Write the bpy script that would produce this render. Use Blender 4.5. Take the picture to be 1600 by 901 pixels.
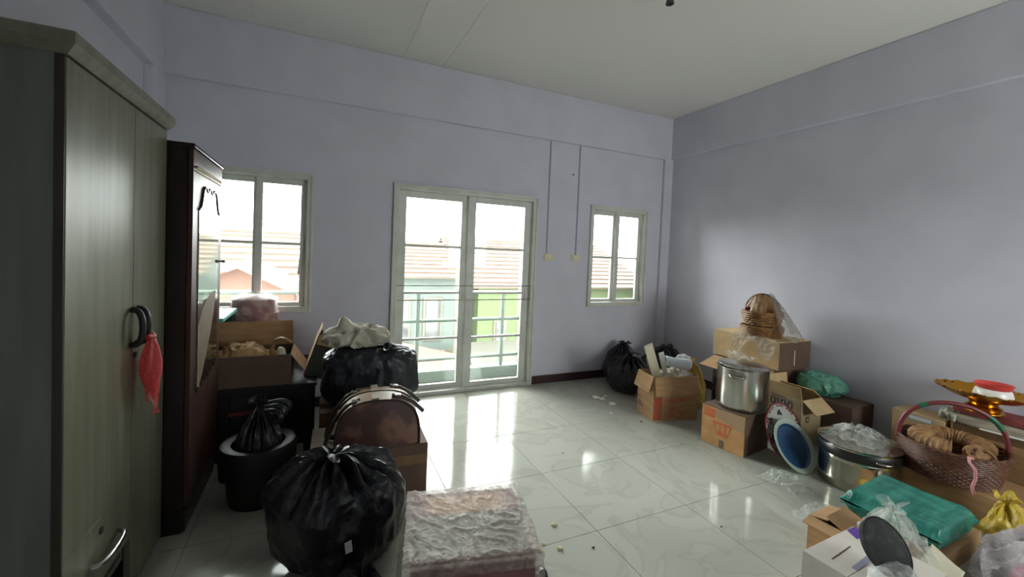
import bpy, bmesh, math, random
from math import sin, cos, pi, radians as RAD
from mathutils import Vector as V3, Matrix, noise
for o in list(bpy.data.objects): bpy.data.objects.remove(o)
SC = bpy.context.scene
COL = SC.collection

# ------------------------------------------------------------------ camera
H = 1.41
YAW, PIT, ROL, FPX, CX, CY = 0.43119644, -0.03139682, 0.04202528, 656.8, 800.0, 415.13
fwd = V3((sin(YAW)*cos(PIT), cos(YAW)*cos(PIT), sin(PIT)))
r0 = V3((cos(YAW), -sin(YAW), 0)); u0 = r0.cross(fwd)
rgt = cos(ROL)*r0 + sin(ROL)*u0
upv = -sin(ROL)*r0 + cos(ROL)*u0
cam = bpy.data.cameras.new('camera'); camo = bpy.data.objects.new('camera', cam); COL.objects.link(camo)
cam.sensor_width = 36; cam.lens = 36*FPX/1600; cam.shift_y = -(450.5-CY)/1600
cam.clip_start = .02; cam.clip_end = 300
camo.matrix_world = Matrix(((rgt.x, upv.x, -fwd.x, 0), (rgt.y, upv.y, -fwd.y, 0), (rgt.z, upv.z, -fwd.z, H), (0, 0, 0, 1)))
SC.camera = camo

# ------------------------------------------------------------------ sky, light, exposure
wd = bpy.data.worlds.new('hazy_sky'); SC.world = wd; wd.use_nodes = True
bg = wd.node_tree.nodes['Background']; bg.inputs[0].default_value = (1.0, .985, .985, 1); bg.inputs[1].default_value = 1.0
def portal(x, z, sx, sz, y=4.14, rx=-pi/2):
    l = bpy.data.lights.new('window_portal', 'AREA'); l.shape = 'RECTANGLE'; l.size = sx; l.size_y = sz
    l.cycles.is_portal = True
    o = bpy.data.objects.new('window_portal', l); COL.objects.link(o); o.location = (x, y, z); o.rotation_euler = (rx, 0, 0)
portal(-.465, 1.42, .83, 1.18); portal(3.195, 1.41, .83, 1.18); portal(1.357, 1.0, 1.5, 2.0); portal(3.2, 1.52, 1.1, 1.05, -1.52, pi/2)  # last portal serves the window added behind the camera
SC.view_settings.view_transform = 'Standard'; SC.view_settings.look = 'None'
SC.view_settings.gamma = 1; SC.view_settings.use_curve_mapping = False
SC.view_settings.exposure = 4.9

# ------------------------------------------------------------------ helpers
def s2l(c): c /= 255; return c/12.92 if c <= .04045 else ((c+.055)/1.055)**2.4
def C(r, g, b): return (s2l(r), s2l(g), s2l(b), 1)
MC = {}
def mat(name, col, rough=.5, metal=0, col2=None, nscale=5, stretch=(1, 1, 1), bump=None, spec=.5, detail=4, lo=.35, hi=.65, coat=0):
    if name in MC: return MC[name]
    m = bpy.data.materials.new(name); m.use_nodes = True; nt = m.node_tree; N = nt.nodes; L = nt.links
    b = N['Principled BSDF']; b.inputs['Base Color'].default_value = col; b.inputs['Roughness'].default_value = rough
    b.inputs['Metallic'].default_value = metal; b.inputs['Specular IOR Level'].default_value = spec
    if coat: b.inputs['Coat Weight'].default_value = coat; b.inputs['Coat Roughness'].default_value = .05
    tc = N.new('ShaderNodeTexCoord')
    if col2:
        mp = N.new('ShaderNodeMapping'); mp.inputs['Scale'].default_value = stretch; L.new(tc.outputs['Object'], mp.inputs[0])
        n = N.new('ShaderNodeTexNoise'); n.inputs['Scale'].default_value = nscale; n.inputs['Detail'].default_value = detail; L.new(mp.outputs[0], n.inputs[0])
        r = N.new('ShaderNodeValToRGB'); r.color_ramp.elements[0].position = lo; r.color_ramp.elements[1].position = hi
        r.color_ramp.elements[0].color = col; r.color_ramp.elements[1].color = col2
        L.new(n.outputs[0], r.inputs[0]); L.new(r.outputs[0], b.inputs['Base Color'])
    if bump:
        sc, st, di = bump[:3]
        n2 = N.new('ShaderNodeTexNoise'); n2.inputs['Scale'].default_value = sc; n2.inputs['Detail'].default_value = 5
        n2.inputs['Distortion'].default_value = bump[3] if len(bump) > 3 else 0
        L.new(tc.outputs['Object'], n2.inputs[0])
        bp = N.new('ShaderNodeBump'); bp.inputs['Strength'].default_value = st; bp.inputs['Distance'].default_value = di
        L.new(n2.outputs[0], bp.inputs['Height']); L.new(bp.outputs[0], b.inputs['Normal'])
    MC[name] = m; return m
def film(name, col, lo=.25, hi=.65, rough=.25, nscale=18, transl=.35, bump=(34, .5, .01)):
    if name in MC: return MC[name]
    m = bpy.data.materials.new(name); m.use_nodes = True; nt = m.node_tree; N = nt.nodes; L = nt.links
    b = N['Principled BSDF']; b.inputs['Base Color'].default_value = col; b.inputs['Roughness'].default_value = rough
    tl = N.new('ShaderNodeBsdfTranslucent'); tl.inputs[0].default_value = col
    mx = N.new('ShaderNodeMixShader'); mx.inputs[0].default_value = transl; L.new(b.outputs[0], mx.inputs[1]); L.new(tl.outputs[0], mx.inputs[2])
    tr = N.new('ShaderNodeBsdfTransparent'); tc = N.new('ShaderNodeTexCoord')
    n = N.new('ShaderNodeTexNoise'); n.inputs['Scale'].default_value = nscale; n.inputs['Detail'].default_value = 4; n.inputs['Distortion'].default_value = 1.5
    L.new(tc.outputs['Object'], n.inputs[0])
    mr = N.new('ShaderNodeMapRange'); mr.inputs[1].default_value = .35; mr.inputs[2].default_value = .65; mr.inputs[3].default_value = lo; mr.inputs[4].default_value = hi
    L.new(n.outputs[0], mr.inputs[0])
    m2 = N.new('ShaderNodeMixShader'); L.new(mr.outputs[0], m2.inputs[0]); L.new(tr.outputs[0], m2.inputs[1]); L.new(mx.outputs[0], m2.inputs[2])
    L.new(m2.outputs[0], N['Material Output'].inputs[0])
    n2 = N.new('ShaderNodeTexNoise'); n2.inputs['Scale'].default_value = bump[0]; n2.inputs['Detail'].default_value = 3; n2.inputs['Distortion'].default_value = 1.8
    L.new(tc.outputs['Object'], n2.inputs[0]); ab = N.new('ShaderNodeMath'); ab.operation = 'SUBTRACT'; ab.inputs[1].default_value = .5; L.new(n2.outputs[0], ab.inputs[0])
    a2 = N.new('ShaderNodeMath'); a2.operation = 'ABSOLUTE'; L.new(ab.outputs[0], a2.inputs[0])
    bp = N.new('ShaderNodeBump'); bp.invert = True; bp.inputs['Strength'].default_value = bump[1]; bp.inputs['Distance'].default_value = bump[2]
    L.new(a2.outputs[0], bp.inputs['Height']); L.new(bp.outputs[0], b.inputs['Normal'])
    MC[name] = m; return m
def glassmat():
    if 'glass' in MC: return MC['glass']
    m = bpy.data.materials.new('glass'); m.use_nodes = True; nt = m.node_tree; N = nt.nodes; L = nt.links
    N.remove(N['Principled BSDF'])
    tr = N.new('ShaderNodeBsdfTransparent'); tr.inputs[0].default_value = (.93, .97, .95, 1)
    gl = N.new('ShaderNodeBsdfGlossy'); gl.inputs['Roughness'].default_value = .02; fr = N.new('ShaderNodeFresnel'); fr.inputs[0].default_value = 1.45
    mx = N.new('ShaderNodeMixShader'); L.new(fr.outputs[0], mx.inputs[0]); L.new(tr.outputs[0], mx.inputs[1]); L.new(gl.outputs[0], mx.inputs[2])
    L.new(mx.outputs[0], N['Material Output'].inputs[0]); MC['glass'] = m; return m

XF = {}
def thing(name, label, cat, loc=(0, 0, 0), rz=0, group=None, rot=None):
    o = bpy.data.objects.new(name, None); COL.objects.link(o); o.empty_display_size = .05
    o.location = loc; o.rotation_euler = rot if rot else (0, 0, rz)
    o['label'] = label; o['category'] = cat
    if group: o['group'] = group
    XF[o.name] = Matrix.Translation(loc) @ (o.rotation_euler.to_matrix().to_4x4())
    return o
def struct(name, label, loc=(0, 0, 0)):
    o = bpy.data.objects.new(name, None); COL.objects.link(o); o.empty_display_size = .05; o.location = loc
    o['kind'] = 'structure'; o['label'] = label; XF[o.name] = Matrix.Translation(loc); return o
def tag(o, label, cat, group=None):
    o['label'] = label; o['category'] = cat
    if group: o['group'] = group
    return o
class G:
    def __init__(s): s.v = []; s.f = []; s.m = []
    def add(s, vs, fs):
        n = len(s.v); s.v += [tuple(v) for v in vs]; s.f += [tuple(i+n for i in f) for f in fs]; return s
    def box(s, lo, hi, bev=0, M=None):
        c = [(a+b)/2 for a, b in zip(lo, hi)]; d = [abs(b-a) for a, b in zip(lo, hi)]
        bm = bmesh.new(); bmesh.ops.create_cube(bm, size=1)
        for v in bm.verts: v.co = V3((v.co.x*d[0], v.co.y*d[1], v.co.z*d[2]))
        if bev: bmesh.ops.bevel(bm, geom=bm.edges[:], offset=min(bev, min(d)*.45), segments=2, affect='EDGES', profile=.6)
        bm.verts.index_update()
        vs = [v.co+V3(c) for v in bm.verts]
        if M: vs = [M @ v for v in vs]
        s.add(vs, [[v.index for v in f.verts] for f in bm.faces]); bm.free(); return s
    def tube(s, path, r, n=8, closed=False, flat=1.0):
        P = [V3(p) for p in path]; k = len(P); rr = r if isinstance(r, (list, tuple)) else [r]*k
        t0 = (P[1]-P[0]).normalized(); nn = t0.orthogonal().normalized(); vs = []; fs = []
        for i in range(k):
            a = P[i-1] if i > 0 else (P[-1] if closed else P[0]); b = P[(i+1) % k] if (i < k-1 or closed) else P[-1]
            t = (b-a); t = t.normalized() if t.length > 1e-9 else t0
            nn = (nn-t*nn.dot(t)); nn = nn.normalized() if nn.length > 1e-6 else t.orthogonal().normalized()
            bb = t.cross(nn)
            for j in range(n):
                A = 2*pi*j/n; vs.append(P[i]+nn*cos(A)*rr[i]+bb*sin(A)*rr[i]*flat)
        for i in range(k if closed else k-1):
            for j in range(n):
                fs.append((i*n+j, i*n+(j+1) % n, ((i+1) % k)*n+(j+1) % n, ((i+1) % k)*n+j))
        if not closed: fs += [tuple(range(n))[::-1], tuple((k-1)*n+j for j in range(n))]
        return s.add(vs, fs)
    def lathe(s, prof, n=40, c=(0, 0, 0), fn=None):
        vs = []; fs = []; k = len(prof)
        for r, z in prof:
            for j in range(n):
                A = 2*pi*j/n; R, Z = (r, z) if not fn else fn(r, z, A)
                vs.append((c[0]+R*cos(A), c[1]+R*sin(A), c[2]+Z))
        for i in range(k-1):
            for j in range(n): fs.append((i*n+j, i*n+(j+1) % n, (i+1)*n+(j+1) % n, (i+1)*n+j))
        if prof[0][0] > 1e-5: pass
        return s.add(vs, fs)
    def grid(s, fn, nu, nv, closed=False):
        vs = []; fs = []
        for j in range(nv+1):
            for i in range(nu+(0 if closed else 1)): vs.append(fn(i/nu, j/nv))
        w = nu if closed else nu+1
        for j in range(nv):
            for i in range(nu):
                a = j*w+i; b = j*w+(i+1) % w; fs.append((a, b, b+w, a+w))
        return s.add(vs, fs)
    def prism(s, pts, d):
        d = V3(d); n = len(pts); P = [V3(p) for p in pts]
        return s.add(P+[p+d for p in P], [tuple(range(n))[::-1], tuple(range(n, 2*n))]+[(i, (i+1) % n, n+(i+1) % n, n+i) for i in range(n)])
    def build(s, name, m, parent=None, smooth=False, world=False, solid=0):
        vs = s.v
        if parent is not None and world:
            I = XF[parent.name].inverted(); vs = [tuple(I @ V3(v)) for v in vs]
        me = bpy.data.meshes.new(name); me.from_pydata(vs, [], s.f); me.update()
        bm = bmesh.new(); bm.from_mesh(me); bmesh.ops.remove_doubles(bm, verts=bm.verts[:], dist=1e-6); bmesh.ops.recalc_face_normals(bm, faces=bm.faces[:]); bm.to_mesh(me); bm.free()
        me.materials.append(m)
        if smooth:
            for p in me.polygons: p.use_smooth = True
            try: me.set_sharp_from_angle(angle=RAD(50))
            except Exception: pass
        o = bpy.data.objects.new(name, me); COL.objects.link(o)
        if parent is not None: o.parent = parent
        XF[o.name] = XF.get(parent.name, Matrix()) if parent is not None else Matrix()
        if solid:
            md = o.modifiers.new('thickness', 'SOLIDIFY'); md.thickness = solid; md.offset = 0
        return o
def sstep(a, b, x): t = max(0, min(1, (x-a)/(b-a))); return t*t*(3-2*t)
def nz(p, sc, sd): return noise.noise(V3(p)*sc+V3((sd*7.13, sd*3.7, sd*1.9)))
def arc(c, r, a0, a1, n, f): return [f(c, r, a0+(a1-a0)*i/n) for i in range(n+1)]

def blob(g, rx, ry, h, seed, sqz=2.6, sqxy=2.3, amp=.03, crease=.012, fold=.018, nf=13, knot=None, lumps=(), nu=120, nv=72, asc=5.0, csc=13.0, z0=0):
    vs = []; fs = []
    for j in range(nv+1):
        t = j/nv; a = -pi/2+pi*t; R = abs(cos(a))**(2/sqz) if 0 < j < nv else 0; sa = sin(a); Z = .5+.5*math.copysign(abs(sa)**(2/sqz), sa)
        for i in range(nu):
            th = 2*pi*i/nu; k = 1/((abs(cos(th))**sqxy+abs(sin(th))**sqxy)**(1/sqxy))
            p = V3((rx*R*k*cos(th), ry*R*k*sin(th), h*Z)); d = V3((R*cos(th), R*sin(th), (Z-.5)*1.6)); 
            if d.length > 0: d.normalize()
            q = V3((p.x, p.y, p.z))
            n1 = nz(q, asc, seed)+.5*nz(q, asc*2.1, seed+3)
            q2 = V3((p.x, p.y, p.z*.55)); q2 += V3((nz(q, 9, seed+11), nz(q, 9, seed+12), nz(q, 9, seed+13)))*.03
            cr = 1-abs(nz(q2, csc, seed+5))*2.4; cr2 = 1-abs(nz(q2, csc*2.2, seed+6))*2.4
            w = sstep(.45, .9, t)*(1-sstep(.95, 1, t)) if knot else 0
            f = sin(nf*th+4*nz(q, 4, seed+8))+.6*sin(nf*1.7*th+2+4*nz(q, 5, seed+9))
            env = min(1, R*2.2)
            p += d*(amp*n1+crease*cr*.8+crease*.5*cr2)*env+d*fold*w*f*env
            for (lx, ly, lz, la, lr) in lumps:
                e = math.exp(-((p.x-lx)**2+(p.y-ly)**2+(p.z-lz)**2)/(lr*lr)); p += d*la*e
            if knot:
                dx, dy, kh = knot; b = sstep(.72, 1, t)
                p.x += dx*sstep(.35, 1, t); p.y += dy*sstep(.35, 1, t); p.z += kh*b*b
            if p.z < .002: p.z = .002
            vs.append((p.x, p.y, p.z+z0))
    for j in range(nv):
        for i in range(nu): fs.append((j*nu+i, j*nu+(i+1) % nu, (j+1)*nu+(i+1) % nu, (j+1)*nu+i))
    g.add(vs, fs); return g
def tuft(g, pos, r, h, seed, lean=(0, 0), nw=5):
    def fn(u, v):
        th = 2*pi*u; rad = r*(.22+.9*v**1.5*(1+.45*sin(nw*th+seed)+.5*nz((cos(th), sin(th), v), 2, seed)))
        return (pos[0]+rad*cos(th)+lean[0]*v, pos[1]+rad*sin(th)+lean[1]*v, pos[2]+h*v*(1+.35*sin((nw-2)*th+seed*2)))
    return g.grid(fn, 40, 8, True)
def sheet(g, p0, du, dv, nu, nv, amp, seed, sc=14, fn=None):
    p0, du, dv = V3(p0), V3(du), V3(dv); n = du.cross(dv).normalized()
    def f(u, v):
        p = p0+du*u+dv*v
        if fn: p = p+V3(fn(u, v))
        e = amp*((1-abs(nz(p, sc, seed))*2.5)*.6+(1-abs(nz(p, sc*2.3, seed+4))*2.5)*.35)+amp*1.2*nz(p, sc*.4, seed+2)
        return p+n*e+du.normalized()*nz(p, sc, seed+7)*amp*.7
    return g.grid(f, nu, nv)

# ------------------------------------------------------------------ materials
WALL = mat('wall_paint', C(198, 197, 209), .75, col2=C(204, 203, 215), nscale=3, bump=(60, .12, .004))
CEIL = mat('ceiling_paint', C(226, 224, 218), .85)
ALU = mat('painted_aluminium', C(206, 207, 200), .4, col2=C(192, 194, 184), nscale=6)
TRIMD = mat('maroon_baseboard', C(62, 40, 44), .35)
KRAFT = mat('kraft_cardboard', C(176, 140, 100), .8, col2=C(160, 124, 86), nscale=7, stretch=(1, 1, 6), bump=(90, .1, .002))
KRAFT_D = mat('brown_cardboard', C(102, 80, 66), .8, col2=C(90, 70, 58), nscale=7, bump=(80, .1, .002))
KRAFT_L = mat('pale_cardboard', C(206, 178, 134), .8, col2=C(192, 164, 120), nscale=9)
KRAFT_O = mat('orange_cardboard', C(204, 160, 104), .75, col2=C(188, 140, 90), nscale=10)
BLK = mat('black_polythene', (.010, .011, .014, 1), .30, bump=(38, .35, .012, 1.2))
BLK2 = mat('black_polythene_matte', (.014, .016, .022, 1), .42, bump=(24, .3, .012, 1.0))
WHITE = mat('white_plastic', C(225, 225, 220), .4)
STEEL = mat('stainless_steel', C(190, 188, 182), .22, 1, col2=C(168, 166, 158), nscale=30, stretch=(1, 1, .05))
CLEAR = film('clear_polythene', C(222, 226, 220), .14, .42)
MILKY = film('milky_polythene', C(214, 206, 196), .34, .58, .28, bump=(26, .8, .02))
PAPER = mat('paper', C(214, 206, 186), .8, col2=C(196, 186, 162), nscale=12)
BPAPER = mat('brown_paper', C(190, 158, 112), .7, col2=C(160, 126, 84), nscale=10, bump=(25, .5, .01, 1))

# ------------------------------------------------------------------ room shell
XL, XR, YB, YF, ZC = -1.145, 3.95, 3.98, -1.35, 3.13
WT = .14
def opening_wall(g, x0, x1, z0, z1, holes, YB=YB):
    xs = sorted({x0, x1, *[h[0] for h in holes], *[h[1] for h in holes]})
    for a, b in zip(xs[:-1], xs[1:]):
        zs = [(z0, z1)]
        for h in holes:
            if h[0] <= a+1e-6 and h[1] >= b-1e-6: zs = [(z0, h[2]), (h[3], z1)]
        for c, d in zs:
            if d-c > 1e-4: g.box((a, YB, c), (b, YB+WT, d))
W1 = (-.88, -.05, .83, 2.0); W2 = (2.778, 3.61, .83, 1.99); D1 = (.609, 2.105, -.001, 2.005)
o = opening_wall(g := G(), XL-.14, XR+.14, -.3, ZC+.2, [W1, W2, (D1[0], D1[1], 0, D1[3])]) or g.build('wall_back', WALL)
o['kind'] = 'structure'; o['label'] = 'lavender painted wall with two windows and the glazed door'
for nm, lo, hi, lb in (('wall_right', (XR, YF, -.3), (XR+.14, YB, ZC+.2), 'plain lavender wall behind the stacked boxes and baskets'),
                   ('wall_left', (XL-.14, YF, -.3), (XL, YB, ZC+.2), 'lavender wall behind the wardrobe'),
                   ):
    o = G().box(lo, hi).build(nm, WALL); o['kind'] = 'structure'; o['label'] = lb
W_ADDED = (2.65, 3.75, 1.0, 2.05)  # unseen window behind the camera, added to brighten the room
opening_wall(g := G(), XL-.14, XR+.14, -.3, ZC+.2, [W_ADDED], YF-WT); o = g.build('wall_front', WALL); o['kind'] = 'structure'; o['label'] = 'lavender wall with a window added for daylight opposite the glazed door'
# floor: grout bed with one object per tile
def marble():
    m = mat('polished_tile', C(172, 172, 162), .07, spec=.24)
    nt = m.node_tree; N = nt.nodes; L = nt.links; b = N['Principled BSDF']
    gm = N.new('ShaderNodeNewGeometry'); n = N.new('ShaderNodeTexNoise'); n.inputs['Scale'].default_value = 1.7; n.inputs['Detail'].default_value = 8; n.inputs['Distortion'].default_value = 2.2
    L.new(gm.outputs['Position'], n.inputs[0]); r = N.new('ShaderNodeValToRGB'); e = r.color_ramp.elements
    e[0].position = .36; e[0].color = C(174, 175, 164); e[1].position = .54; e[1].color = C(170, 171, 160)
    k = e.new(.47); k.color = C(172, 173, 162); k = e.new(.5); k.color = C(163, 164, 154)
    L.new(n.outputs[0], r.inputs[0]); L.new(r.outputs[0], b.inputs['Base Color'])
    n3 = N.new('ShaderNodeTexNoise'); n3.inputs['Scale'].default_value = 3; L.new(gm.outputs['Position'], n3.inputs[0])
    mr = N.new('ShaderNodeMapRange'); mr.inputs[3].default_value = .05; mr.inputs[4].default_value = .14; L.new(n3.outputs[0], mr.inputs[0]); L.new(mr.outputs[0], b.inputs['Roughness'])
    return m
TILE = marble(); GROUT = mat('grout', C(120, 116, 104), .9)
fo = G().box((XL, YF, -.12), (XR, YB, -.003)).build('floor', GROUT); fo['kind'] = 'structure'; fo['label'] = 'polished pale marble tile floor'
xs = [XL]+[.715+.62*k for k in range(-3, 6) if XL+.05 < .715+.62*k < XR-.05]+[XR]
ys = [YF]+[1.72+.594*k for k in range(-5, 4) if YF+.05 < 1.72+.594*k < YB-.05]+[YB]
tile_me = {}
for a, b in zip(xs[:-1], xs[1:]):
    for c, d in zip(ys[:-1], ys[1:]):
        key = (round(b-a, 3), round(d-c, 3))
        if key not in tile_me:
            t = G().box((-(b-a)/2+.0015, -(d-c)/2+.0015, -.008), ((b-a)/2-.0015, (d-c)/2-.0015, 0), .001).build('tile', TILE); tile_me[key] = t.data
        else:
            t = bpy.data.objects.new('tile', tile_me[key]); COL.objects.link(t)
        t.parent = fo; t.location = ((a+b)/2, (c+d)/2, 0)
co = G().box((XL, YF, ZC+.008), (XR, YB, ZC+.1)).build('ceiling', CEIL); co['kind'] = 'structure'; co['label'] = 'off white panelled ceiling'
cx = [XL, -.49, .65, 1.02, XR]; cyy = [YF, 1.2, YB]
for a, b in zip(cx[:-1], cx[1:]):
    for c, d in zip(cyy[:-1], cyy[1:]):
        G().box((a+.001, c+.001, ZC), (b-.001, d-.001, ZC+.01), .0008).build('panel', CEIL, co)
def st(name, lo, hi, m, label, bev=.004):
    o = G().box(lo, hi, bev).build(name, m); o['kind'] = 'structure'; o['label'] = label; return o
st('trim_1', (XL, YB-.035, 2.625), (XR, YB+.01, ZC), WALL, 'lavender concrete beam above the glazed door', .01)
st('trim_2', (XR-.035, YF, 2.635), (XR+.01, YB, ZC), WALL, 'lavender concrete beam along the wall behind the baskets', .01)
st('trim_3', (XL-.01, YF, 2.62), (XL+.07, YB, ZC), WALL, 'lavender concrete beam above the wardrobe', .01)
st('trim_4', (XL-.01, YB-.19, 0), (XL+.075, YB+.01, 2.63), WALL, 'lavender column in the corner beyond the brown cabinet', .02)
st('trim_5', (XR-.13, YB-.035, 0), (XR+.01, YB+.01, 2.64), WALL, 'lavender column in the corner beside the small window', .01)
st('baseboard_back', (2.108, YB-.014, 0), (XR-.13, YB+.002, .088), TRIMD, 'dark maroon baseboard under the small window')
o = G().box((XL+.076, YB-.014, 0), (D1[0]-.003, YB+.002, .088), .004).build('baseboard_left', TRIMD); o['kind'] = 'structure'; o['label'] = 'dark maroon baseboard under the wider window'
st('baseboard_right', (XR-.014, YF, 0), (XR+.002, YB-.035, .088), TRIMD, 'dark maroon baseboard along the plain wall')

# windows and door
GLASS = glassmat()
DKG = mat('dark_gasket', C(60, 62, 58), .5)
def window(name, w, label, nrow=2, door=False, yb=None):
    YB = yb if yb is not None else 3.98
    x0, x1, z0, z1 = w; t = struct(name, label, ((x0+x1)/2, YB, max(z0, 0))); F = .052
    g = G(); y0, y1 = YB-.018, YB+.11; zb = z0 if not door else 0
    g.box((x0, y0, zb), (x0+F, y1, z1), .004); g.box((x1-F, y0, zb), (x1, y1, z1), .004)
    g.box((x0+F, y0, z1-F), (x1-F, y1, z1), .004); g.box((x0+F, y0, zb), (x1-F, y1, zb+(F if not door else .035)), .004)
    g.build('window_frame', ALU, t, world=True)
    g = G()   # raised lip on the room side
    for (a, b, c, d) in ((x0, x0+.022, zb, z1), (x1-.022, x1, zb, z1), (x0+.022, x1-.022, z1-.022, z1)): g.box((a, y0-.01, c), (b, y0+.002, d), .003)
    if not door: g.box((x0+.022, y0-.01, zb), (x1-.022, y0+.002, zb+.022), .003)
    g.build('frame_lip', ALU, t, world=True)
    xm = (x0+x1)/2; S = .048 if not door else .082; ST = .048 if not door else .06; bz = zb+(F if not door else .035); tz = z1-F
    for k, (a, b) in enumerate(((x0+F, xm+.012), (xm-.012, x1-F))):
        yy = YB+.035+.034*(1-k) if not door else YB+.03+.036*(1-k); g = G(); bt = .03 if not door else .045
        g.box((a, yy, bz), (a+S, yy+.03, tz), .003); g.box((b-S, yy, bz), (b, yy+.03, tz), .003)
        g.box((a+S, yy, tz-ST), (b-S, yy+.03, tz), .003); g.box((a+S, yy, bz), (b-S, yy+.03, bz+bt), .003)
        sash = g.build('sash', ALU, t, world=True)
        hz = (tz-ST)-(bz+bt)
        for r in range(nrow):
            za = bz+bt+hz*r/nrow; zc = bz+bt+hz*(r+1)/nrow
            if r: G().box((a+S, yy+.002, za-.011), (b-S, yy+.028, za+.011), .002).build('glazing_bar', ALU, sash, world=True)
            G().box((a+S-.004, yy+.013, za+(.01 if r else -.004)), (b-S+.004, yy+.017, zc-(.01 if r < nrow-1 else -.004))).build('pane', GLASS, sash, world=True)
        hx = b-S/2 if k == 1 else (b-S/2)
        zz = (bz+tz)/2-.02 if not door else .95
        G().box((hx-.009, yy-.01, zz-.05), (hx+.009, yy+.002, zz+.05), .004).build('latch', ALU, sash, world=True)
        if door: G().box((hx-.008, yy-.006, .08), (hx+.008, yy+.002, .16), .003).build('bolt', ALU, sash, world=True)
    return t
window('window_1', W1, 'white sliding window beside the brown cabinet')
window('added_window', W_ADDED, 'added sliding window bringing in daylight opposite the glazed door', 2, yb=YF-WT)  # added out of view for its daylight
window('window_2', W2, 'small white sliding window near the room corner')
dr = window('door_1', (D1[0], D1[1], 0, D1[3]), 'tall white glazed sliding door to the balcony', 4, True)
for z in (1.061, .922):
    G().tube([(D1[0]+.03, YB-.008, z), (D1[1]-.03, YB-.008, z)], .005, 8).build('security_rod', STEEL, dr, world=True)

# switches, conduits, ceiling holder
IVORY = mat('ivory_plastic', C(214, 206, 168), .45)
COND = mat('conduit_paint', C(160, 158, 176), .6)
for x, lb, nb in ((2.262, 'ivory switch plate next to the glazed door', 1), (2.606, 'ivory socket plate next to the small window', 2)):
    t = thing('switch_plate', lb, 'switch', (x, YB, 1.38)); g = G().box((x-.058, YB-.013, 1.342), (x+.058, YB, 1.414), .005); g.build('plate', IVORY, t, world=True)
    for k in range(nb):
        xx = x+(k-(nb-1)/2)*.03
        G().box((xx-.009, YB-.019, 1.362), (xx+.009, YB-.012, 1.394), .002).build('rocker', WHITE, t, world=True)
    c = G().box((x-.0075-.03*(nb == 1)+.0, YB-.009, 1.414), (x+.0075-.03*(nb == 1), YB, 2.625), .003).build('wire_conduit', COND)
    tag(c, 'thin painted conduit running up from the '+('switch plate' if nb == 1 else 'socket plate'), 'conduit')
n_ = G().tube([(2.52, YB+.005, 2.29), (2.52, YB-.02, 2.295)], .004, 6); n_.tube([(2.52, YB-.02, 2.295), (2.52, YB-.023, 2.2955)], .008, 8)
tag(n_.build('wall_nail', DKG), 'small dark nail in the wall between the conduits', 'nail')
t = thing('lamp_holder', 'small dark lamp holder hanging from the ceiling', 'lamp holder', (2.0, 2.1, ZC))
G().lathe([(0, 0), (.045, 0), (.045, -.012), (.03, -.02), (0, -.02)], 20).build('base', WHITE, t, True)
G().lathe([(.018, -.02), (.022, -.03), (.022, -.075), (.026, -.08), (.026, -.09), (.012, -.09), (.012, -.07), (0, -.07)], 18).build('socket', DKG, t, True)

# ------------------------------------------------------------------ wardrobe
LAM = mat('olive_laminate', C(132, 133, 112), .32, col2=C(115, 116, 95), nscale=4, stretch=(6, 6, .5), bump=(30, .06, .002))
LAM_S = mat('olive_laminate_side', C(122, 124, 112), .4, col2=C(110, 112, 101), nscale=4, stretch=(6, 6, .5))
LAM_E = mat('dark_edge_band', C(58, 52, 42), .4)
BLKP = mat('black_plastic', (.012, .012, .012, 1), .35)
CHROME = mat('dull_chrome', C(170, 170, 165), .25, 1)
wx, wy0, wy1, wzt = -.64, 1.576, 2.415, 1.9
t = thing('wardrobe', 'tall olive laminate wardrobe with two doors and a drawer', 'wardrobe', (-.92, 2.0, 0))
g = G(); xb = -1.135
g.box((xb, wy0, 0), (wx-.02, wy0+.02, wzt)); g.box((xb, wy1-.02, 0), (wx-.02, wy1, wzt)); g.box((xb, wy0+.02, 0), (xb+.01, wy1-.02, wzt))
g.box((xb+.01, wy0+.02, .16), (wx-.025, wy1-.02, .18)); g.box((xb+.01, wy0+.02, 1.86), (wx-.025, wy1-.02, wzt)); g.box((xb+.01, 2.045, .18), (wx-.025, 2.061, 1.86))
g.build('carcass', LAM_S, t, world=True)
G().box((wx-.0235, wy0-.0035, 0), (wx-.002, wy0+.0, wzt), .001).build('edge_band', LAM_E, t, world=True)
g = G().prism([(xb, wy0-.02, wzt), (wx+.012, wy0-.02, wzt), (wx+.045, wy0-.045, wzt+.03), (wx+.045, wy0-.045, wzt+.052), (xb, wy0-.045, wzt+.052)], (0, .001, 0))
g = G()
def ring(off, z): return [(xb, wy0-off, z), (wx+off, wy0-off, z), (wx+off, wy1-.0, z), (xb, wy1-.0, z)]
R1, R2, R3 = ring(.004, wzt), ring(.03, wzt+.025), ring(.03, wzt+.055)
R4 = ring(.02, wzt+.06)
vs = R1+R2+R3+R4; fs = [(3, 2, 1, 0), (12, 13, 14, 15)]
for k in range(3):
    for i in range(4): fs.append((k*4+i, k*4+(i+1) % 4, k*4+4+(i+1) % 4, k*4+4+i))
g.add(vs, fs); g.build('cornice', LAM, t, world=True)
dA = G().box((wx-.02, wy0+.002, .474), (wx, 2.051, wzt-.006), .002).build('door', LAM, t, world=True)
dB = G().box((wx-.02, 2.055, .02), (wx, wy1-.002, wzt-.006), .002).build('door', LAM, t, world=True)
dd = G().box((wx-.02, wy0+.002, .246), (wx, 2.051, .47), .002).build('drawer', LAM, t, world=True)
G().box((wx-.20, wy0+.021, .0), (wx-.18, 2.045, .16), .002).build('plinth', LAM_S, t, world=True)
def dhandle(y):
    pts = []
    for i in range(15):
        a = pi*i/14; pts.append((wx+.004+.036*sin(a)**.6, y, 1.067+.068*cos(a)))
    return G().tube(pts, .011, 8)
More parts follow.
